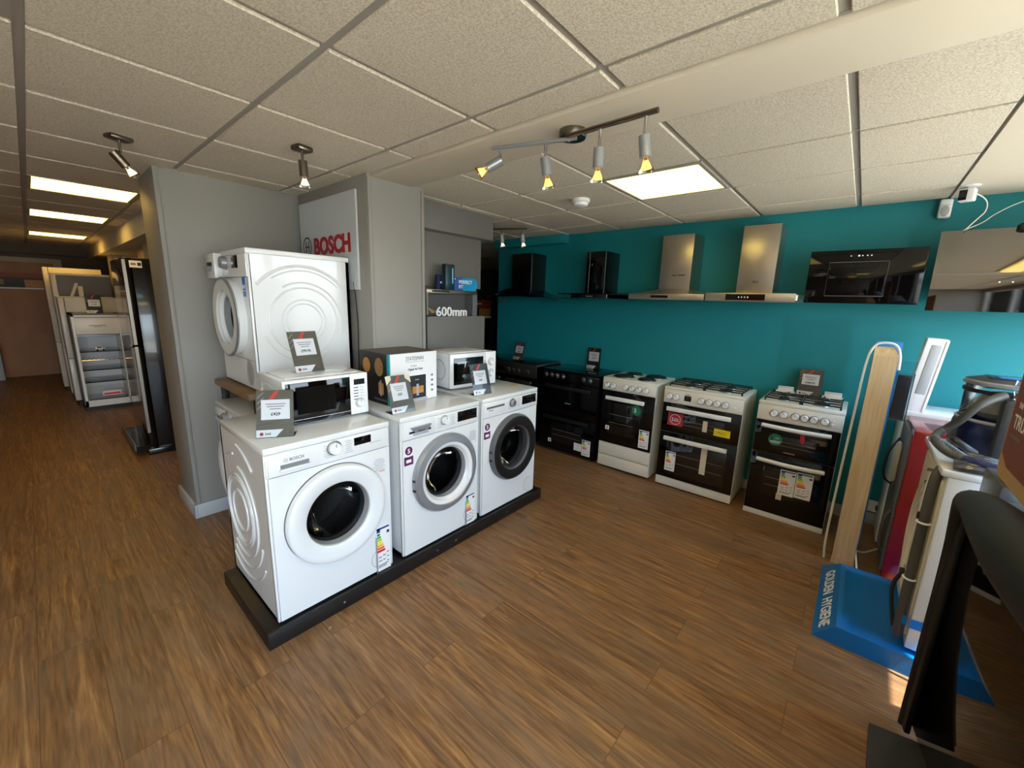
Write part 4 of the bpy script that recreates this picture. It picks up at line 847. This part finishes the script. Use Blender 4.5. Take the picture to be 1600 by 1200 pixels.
b = MB(); b.tube([(1.444, 1.383, 2.235), (1.565, 1.015, 2.235)], .0085, 'silver', 10); b.build('arm', t)
b = MB(); b.tube([(1.55, 1.06, 2.245), (1.52, .655, 2.235)], .010, 'nickel', 10); b.build('arm', t)
for (x, y, z, d, top) in ((1.466, 1.352, 2.19, (-.45, .62, -.42), 2.235), (1.531, 1.148, 2.175, (.12, -.12, -.95), 2.235), (1.54, .892, 2.165, (.02, 0, -1), 2.235), (1.525, .70, 2.165, (.12, -.1, -.95), 2.235)):
    b = MB(); b.cyl((x, y, top), (x, y, z-.004), .0065, 'chrome', seg=10); b.build('stem', t); head(t, (x, y, z-.006), d, 'bulb', bm='silver')
    D = Vector(d).normalized(); spotlamp(Vector((x, y, z-.006))+D*.125, D, 2.0, (1, .80, .55))
t = thing('spotlight_bar', 'distant ceiling spotlight bar peeking out beside the tall grey display unit', 'spotlight bar', (0, 0, 0))
b = MB(); b.lathe([(0, 2.25), (.05, 2.25), (.05, 2.296)], 'nickel', T(2.97, 2.86, 0), 24, True); b.build('mount', t)
b = MB(); b.tube([(2.87, 2.99, 2.235), (3.10, 2.50, 2.235)], .008, 'nickel', 8); b.build('arm', t)
for (x, y) in ((2.995, 2.725), (3.082, 2.54)):
    b = MB(); b.cyl((x, y, 2.235), (x, y, 2.18), .006, 'nickel', seg=8); b.build('stem', t); head(t, (x, y, 2.175), (.12, -.1, -.95), 'bulbc', bm='silver', L=.055)
t = thing('smoke_alarm', 'round white smoke alarm on the ceiling behind the lit spotlight bar', 'smoke alarm', (2.66, 1.66, CE))
b = MB(); b.lathe([(.062, 0), (.064, -.022), (.055, -.028), (0, -.028)], 'whitem', None, 36); b.build('base', t)
b = MB(); b.lathe([(.052, -.027), (.05, -.046), (.03, -.052), (0, -.053)], 'whitem', None, 36); b.build('cover', t)
# ------------------------------------------------------------------ right side: blue plinth and window row
BX, BY, BH = 2.29, -.04, .094
t = thing('display_plinth', 'bright blue low plinth lettered GOLDEN HYGIENE under the white washer back', 'plinth', (0, 0, 0))
b = MB(); y1 = BY-.083; b._add([(BX, BY, 0), (3.02, BY, 0), (3.02, -1.27, 0), (BX, -1.27, 0), (BX, y1, BH), (2.94, y1, BH), (2.94, -1.27, BH), (BX, -1.27, BH)],
    [(0, 1, 2, 3), (0, 4, 5, 1), (1, 5, 6, 2), (3, 7, 4, 0), (2, 6, 7, 3)], 'blue')
b._add([(BX+.0, y1, BH), (2.94, y1, BH), (2.94, -1.27, BH), (BX, -1.27, BH), (BX+.012, y1-.02, BH), (2.92, y1-.02, BH), (2.92, -1.26, BH), (BX+.012, -1.26, BH)], [(0, 1, 5, 4), (1, 2, 6, 5), (3, 0, 4, 7)], 'blue')
b._add([(BX+.012, y1-.02, BH), (2.92, y1-.02, BH), (2.92, -1.26, BH), (BX+.012, -1.26, BH), (BX+.03, y1-.05, BH-.012), (2.90, y1-.05, BH-.012), (2.90, -1.24, BH-.012), (BX+.03, -1.24, BH-.012)], [(0, 1, 5, 4), (1, 2, 6, 5), (3, 0, 4, 7), (4, 5, 6, 7)], 'blue')
b.build('base', t)
sl = math.atan2(BH, .083); nrm = Matrix(((-1, 0, 0, 0), (0, -math.cos(sl), math.sin(sl), 0), (0, math.sin(sl), math.cos(sl), 0), (0, 0, 0, 1)))
b = MB(); b.text('HYGIENE', 2.325, BY-.025+.001, .028+.0015, .078, 'paper', .0008, rot=nrm, bold=.0012, xs=.83, align='RIGHT'); b.build('lettering', t)
b = MB(); b.text('GOLDEN', 2.892, BY-.025+.001, .028+.0015, .078, 'paper', .0008, rot=nrm, bold=.0012, xs=.83); b.build('lettering', t)
ZB = BH-.010
t = thing('washing_machine', 'white washing machine on the blue plinth with its back and grey hoses towards the room', 'washing machine', (2.335, -.90, ZB), 0, 'machines facing the shop window')
W, D, H = .598, .55, .86
b = MB(); b.box(0, W, .01, D-.01, .02, H-.03, 'white', .004)
def loop(c0, c1, r, s=1):   # open "C" pressings on the left wall
    b.tube([(0, c0-.09*s, c1-r*.9)]+[(0, c0+r*math.cos(a)*s, c1+r*math.sin(a)) for a in [math.radians(k) for k in range(-90, 100, 15)]], .005, 'white', 6)
for zz in (.735, .63, .18, .08): loop(.465, zz, .034)
b.tube([(0, .20, .57), (0, .42, .57), (0, .465, .53), (0, .475, .45), (0, .475, .30), (0, .46, .24), (0, .42, .205), (0, .2, .19)], .006, 'white', 8, smooth=2)
b.tube([(0, .20, .49), (0, .36, .49), (0, .40, .45), (0, .40, .3), (0, .36, .26), (0, .2, .25)], .006, 'white', 8, smooth=2); b.build('body', t)
B('lid', -.004, W+.004, 0, D+.012, H-.03, H, 'white', .008, t)
b = MB(); b.box(.03, W-.03, D-.012, D-.002, .06, H-.06, 'cream2', .006)
for r in (.24, .20, .15): b.tube([(.31+r*math.cos(a), D-.002, .42+r*1.15*math.sin(a)) for a in [math.radians(k) for k in range(0, 360, 12)]], .010, 'cream2', 8, True)
b.build('back_panel', t)
b = MB(); P = [(.10, D+.0, .835), (.06, D+.018, .80), (.045, D+.02, .62), (.042, D+.02, .45), (.038, D+.02, .28), (.035, D+.02, .10), (.045, D+.015, .04)]
b.tube(P, .018, 'hose', 12, smooth=3); b.build('drain_hose', t)
b = MB()
for z in (.60, .33): b.tube([(.043+.021*math.cos(a), D+.02+.021*math.sin(a), z) for a in [math.radians(k) for k in range(0, 360, 30)]], .005, 'paper', 6, True)
b.build('hose_clip', t)
b = MB(); b.cyl((.11, D, .60), (.11, D+.035, .60), .018, 'ink'); b.cyl((.12, D, .31), (.12, D+.04, .31), .016, 'yellow'); b.cyl((.12, D+.03, .31), (.12, D+.045, .31), .02, 'ink')
for z in (.78, .72, .35, .28): b.cyl((.25, D-.005, z), (.25, D+.02, z), .008, 'chrome', seg=10)
b.tube([(.12, D+.04, .30), (.11, D+.06, .24), (.10, D+.05, .16), (.07, D+.03, .06)], .008, 'ink', 8, smooth=2); b.tube([(.14, D+.02, .8), (.13, D+.03, .6), (.13, D+.03, .35)], .006, 'cable', 8, smooth=2); b.build('fittings', t)
b = MB(); b.prism([(-.0015, D-.01, .165), (-.0015, D-.075, .17), (-.0015, D-.075, .125), (-.0015, D-.01, .12)], (.001, 0, 0), 'bluet'); b.build('tape', t); b = MB(); b.prism([(0, D+.0, .165), (.05, D+.035, .16), (.05, D+.035, .115), (0, D+.0, .12)], (0, .001, 0), 'bluet'); b.build('tape', t)
b = MB()
for x in (.05, W-.05):
    for y in (.05, D-.05): b.cyl((x, y, 0), (x, y, .022), .022, 'ink')
b.build('feet', t)
ZW = ZB+H
t = thing('washing_machine', 'red washing machine with its dark back towards the room, left of the white one', 'washing machine', (3.085, -.90, 0), 0, 'machines facing the shop window')
b = MB(); b.box(0, .46, .02, .59, .02, .93, 'redenamel', .008); b.build('body', t)
b = MB(); b.box(.02, .46, .588, .602, .05, .90, 'mgrey', .004); b.build('back_panel', t)
b = MB(); b.tube([(.06, .60, .16), (.05, .63, .2), (.05, .63, .38), (.07, .6, .42)], .008, 'hose', 8, smooth=2); b.build('drain_hose', t); b = MB(); b.tube([(.35, .61, .8), (.30, .66, .7), (.28, .66, .55), (.33, .61, .5)], .006, 'ink', 8, smooth=2); b.build('cable', t); b = MB(); b.box(.20, .28, .60, .63, .55, .80, 'cream2', .02); b.build('hose_holder', t); b = MB(); b.tube([(.2, .61, .1), (.15, .68, .06), (.05, .72, .12), (-.02, .70, .03)], .005, 'cable', 6, smooth=2); b.build('mains_lead', t)
b = MB(); [b.cyl((x, y, 0), (x, y, .025), .02, 'ink') for x in (.05, .41) for y in (.06, .54)]; b.build('feet', t)
t = thing('chest_freezer', 'white chest freezer with raised lid behind the red washing machine', 'freezer', (3.56, -.29, 0))
B('body', 0, .33, -1.05, 0, .02, .92, 'white', .01, t); B('rim', -.005, .335, -1.055, .005, .92, .955, 'whitem', .006, t)
b = MB(); b.box(0, .12, -.10, .0, .0, .47, 'whitem', .008); b.box(-.004, .002, -.075, -.03, .12, .43, 'lgrey', .004); b.box(-.006, .0, -.10, -.088, .01, .46, 'paper'); o = b.build('lid', t); o.location = (.0, .012, .955); o.rotation_euler = (math.radians(5), 0, 0)
b = MB(); [b.cyl((x, y, 0), (x, y, .025), .02, 'ink') for x in (.05, .28) for y in (-.95, -.1)]; b.build('feet', t)
# wooden post
t = thing('sign_post', 'tall pale wood display post standing behind the blue plinth', 'post', (3.10, -.078, 0), R90)
b = MB(); b.prism([(0, 0, 0), (.105, 0, 0), (.105, 0, 1.325), (0, 0, 1.325)], (0, .10, 0), 'beech'); b._add([(0, 0, 1.325), (.105, 0, 1.325), (.105, .10, 1.325), (0, .10, 1.325), (.0, .04, 1.372), (.085, .04, 1.372), (.085, .10, 1.372), (.0, .10, 1.372)], [(0, 1, 5, 4), (1, 2, 6, 5), (2, 3, 7, 6), (3, 0, 4, 7), (4, 5, 6, 7)], 'beech'); b.box(-.003, .108, -.004, 0, 0, .045, 'beech'); b.build('post', t)
b = MB(); b.box(.0, .12, .12, .135, .03, 1.40, 'bluel'); b.build('blue_backing', t)
t = thing('leaflet_holder', 'clear acrylic leaflet holder with dark leaflets on the side of the wooden post', 'leaflet holder', (3.10, -.19, .97), R90)
b = MB(); b.box(0, .075, 0, .004, 0, .27, 'clear'); b.box(0, .075, .05, .054, 0, .33, 'clear'); b.box(.0, .003, 0, .054, 0, .27, 'clear'); b.box(.072, .075, 0, .054, 0, .27, 'clear'); b.box(0, .075, 0, .054, 0, .003, 'clear'); b.build('holder', t)
tag(B('leaflets', .008, .066, .008, .044, .004, .255, 'leaflet', .002), 'stack of dark leaflets inside the acrylic holder', 'leaflets'); o = bpy.data.objects['leaflets']; o.location = (3.10, -.19, .97); o.rotation_euler = (0, 0, R90)
b = MB(); b.tube([(3.12, -.04, .005), (3.13, -.03, .10), (3.13, -.035, .5), (3.12, -.045, 1.0), (3.12, -.05, 1.28), (3.13, -.07, 1.385), (3.13, -.12, 1.40), (3.13, -.17, 1.39), (3.13, -.192, 1.33), (3.13, -.195, 1.25)], .0065, 'cable', 8, smooth=3); tag(b.build('looped_cable'), 'white cable looped over the top of the pale wooden post', 'cable')
t = thing('wall_socket', 'white double socket low on the teal wall behind the wooden post', 'socket', (3.92, -.19, .10), R90)
B('plate', 0, .146, -.022, -.001, 0, .086, 'whitem', .004, t)
b = MB(); b.cyl((.11, -.02, .045), (.11, -.06, .045), .02, 'ink'); b.build('plug', t)
# vacuum cleaner
t = thing('vacuum_cleaner', 'navy cylinder vacuum cleaner with clear bagged bin on the white washing machine', 'vacuum cleaner', (2.76, -.555, ZW+.001))
b = MB(); b.lathe([(0, 0), (.155, 0), (.168, .02), (.165, .14), (.160, .155)], 'navy', None, 40); b.build('tub', t)
b = MB(); b.lathe([(.160, .155), (.163, .162), (.156, .168)], 'lgrey', None, 40); b.lathe([(.15, .165), (.15, .318)], 'plastic', None, 40); b.lathe([(.09, .17), (.13, .20), (.11, .25), (.08, .28)], 'bag2', None, 14); b.build('clear_bin', t)
b = MB(); b.lathe([(.152, .316), (.161, .320), (.161, .332), (.154, .338)], 'silver', None, 40); b.lathe([(.155, .337), (.12, .348), (0, .35)], 'dgrey', None, 40); b.lathe([(.151, .282), (.157, .286), (.157, .298), (.15, .3)], 'ink', None, 40); b.box(-.08, .08, -.09, .09, .348, .353, 'navy', .003); b.box(-.05, .03, -.06, .06, .352, .355, 'bluel', .001); b.build('lid', t)
b = MB(); b.box(-.20, -.14, -.05, .06, .0, .28, 'dgrey', .02); b.tube([(-.16, .02, .28), (-.16, .03, .33), (-.13, .02, .36)], .008, 'clear', 8, smooth=1); b.build('hose_clamp', t)
b = MB(); P = [(2.60, -.50, 1.24), (2.56, -.43, 1.20), (2.60, -.40, 1.12), (2.66, -.375, 1.06), (2.66, -.345, 1.03), (2.55, -.32, 1.02), (2.47, -.33, 1.01), (2.44, -.36, .99), (2.40, -.40, .985)]
b.tube(P, .0165, 'hose', 12, smooth=3); Q = [Vector(p) for p in P]
for k in range(14):
    u = k/14; p = Q[5].lerp(Q[8], u); b.lathe([(.0175, -.003), (.020, 0), (.0175, .003)], 'hose', Matrix.Translation(p) @ (Q[8]-Q[5]).to_track_quat('Z', 'Y').to_matrix().to_4x4(), 12)
b.tube([(2.62, -.40, .985), (2.58, -.38, 1.03), (2.52, -.40, 1.02), (2.55, -.45, .985)], .014, 'dgrey', 10, smooth=2)
b.tube([(2.40, -.40, .985), (2.36, -.46, .98), (2.34, -.60, .975)], .018, 'navy', 12); tag(b.build('vacuum_hose'), 'grey corrugated vacuum hose with navy wand curled on the white washing machine', 'hose')
b = MB()
for k in range(7):
    b.tube([(2.36+random.uniform(-.01, .02)+.02*k, -.365-.02*random.random(), ZW+.016+.004*k), (2.34+.02*k, -.42, ZW+.024+.004*k), (2.35+.018*k, -.50, ZW+.022+.003*k), (2.40+.02*k, -.53, ZW+.014)], .0145, 'bag', 7, smooth=2)
tag(b.build('bagged_cable'), 'crinkled clear bag of black cable on the front corner of the white washing machine', 'bag')
# graphite fridge reduced to a raised panel so sun passes under, sign board and the black framed glass cabinet nearest the camera
t = thing('raised_grey_fridge', 'grey fridge front cut down and raised on added legs to let sun under, between the white washing machine and the black framed unit', 'panel', (2.03, -.49, 0))
B('panel', 0, .235, 0, .055, .50, 1.005, 'greyfridge', .006, t)
for x in (.004, .221): B('leg', x, x+.012, .02, .035, 0, .50, 'mgrey', 0, t)  # legs added, fridge left open below so sun reaches the floor
t = thing('cardboard_sign', 'brown printed cardboard sign at the right edge reading TRUSTED', 'sign', (2.2, -.455, 1.006), PI)
b = MB(); b._add([(0, -.006, .03), (.03, -.006, .0), (.8, -.006, 0), (.8, -.006, .75), (0, -.006, .75), (0, 0, .03), (.03, 0, .0), (.8, 0, 0), (.8, 0, .75), (0, 0, .75)], [(0, 1, 2, 3, 4), (9, 8, 7, 6, 5), (0, 5, 6, 1), (1, 6, 7, 2), (2, 7, 8, 3), (3, 8, 9, 4), (4, 9, 5, 0)], 'cardboard'); b.build('board', t)
b = MB(); b.prism([(.012, -.0065, .085), (.10, -.0065, .05), (.8, -.0065, .05), (.8, -.0065, .75), (.012, -.0065, .75)], (0, -.0006, 0), 'brownprint'); b.build('print', t)
b = MB(); b.text("THE UK'S MOST", .06, -.0073, .255, .026, 'paper', .0003); b.text('TRUSTED', .05, -.0073, .185, .066, 'paper', .0003, bold=.001); b.text('INDEPENDENT', .045, -.0073, .15, .018, 'inkg', .0003); b.build('lettering', t)
CX, CY, CA = 1.985, -.358, math.radians(9)
t = thing('glass_fronted_cabinet', 'black glass-fronted unit with thick rounded black frame, nearest the camera at lower right', 'cabinet', (CX, CY, 0), CA)
def cl(x, y, z): dx, dy = x-CX, y-CY; return (dx*math.cos(CA)+dy*math.sin(CA), -dx*math.sin(CA)+dy*math.cos(CA), z)
b = MB(); b.box(-1.28, -.05, -.55, -.013, .03, .985, 'greyfridge', .006); b.build('body', t)
B('glass_front', -1.27, 0, -.012, 0, .06, .985, 'bglass', .002, t)
P = [(1.966, -.347, .02, .012), (1.966, -.347, .45, .012), (1.966, -.347, .75, .013), (1.955, -.345, .87, .018), (1.92, -.342, .945, .024), (1.83, -.337, .995, .032), (1.70, -.335, 1.025, .044), (1.58, -.335, 1.04, .055), (1.4, -.335, 1.055, .066), (1.2, -.34, 1.06, .072), (.72, -.40, 1.06, .075)]
for _ in range(2):
    Q = [P[0]]
    for i in range(len(P)-1): Q += [tuple(u*.75+v*.25 for u, v in zip(P[i], P[i+1])), tuple(u*.25+v*.75 for u, v in zip(P[i], P[i+1]))]
    P = Q+[P[-1]]
b = MB(); b.tube([cl(*p[:3]) for p in P], [p[3] for p in P], 'blackm', 18); b.box(-.062, 0, 0, .018, .02, .92, 'blackm', .004); b.build('frame', t)
b = MB(); p = [cl(1.87, -.25, 0), cl(.8, -.22, 0), cl(.8, -.48, 0), cl(1.90, -.40, 0)]; b.prism(p, (0, 0, .03), 'dgrey'); b.build('base', t)
b = MB(); b.box(-1.1, -.10, -.12, -.09, .986, 1.35, 'greyfridge', .003); o = b.build('grey_board'); o.location = (CX, CY, 0); o.rotation_euler = (0, 0, CA); tag(o, 'plain grey board standing in front of the brown cardboard sign', 'board')
# trusted sign on the left wall side, seen mirrored in the glass hood
t = thing('hanging_sign', 'brown sign reading MOST TRUSTED behind the camera, mirrored in the glass hood', 'sign', (-1.6, .95, 1.42), PI/2)
B('board', -.75, .75, 0, .02, 0, .62, 'cardboard', .002, t); b = MB(); b.box(-.70, .70, -.003, 0, .04, .58, 'brownprint'); b.build('print', t)
b = MB(); b.text('MOST', -.1, -.004, .34, .17, 'paper', .0008, bold=.002); b.text('TRUSTED', -.5, -.004, .14, .20, 'paper', .0008, bold=.002); b.build('lettering', t)
B('post', -.03, .03, .02, .05, -1.42, 0, 'mgrey', 0, t)
b = MB(); b.prism([(0, 0, 0), (.022, .008, 0), (.012, .018, 0)], (0, 0, .001), 'cardboard'); o = b.build('wood_chip'); o.location = (.72, 1.71, 0.0005); tag(o, 'tiny pale chip lying on the floor before the black plinth', 'chip')
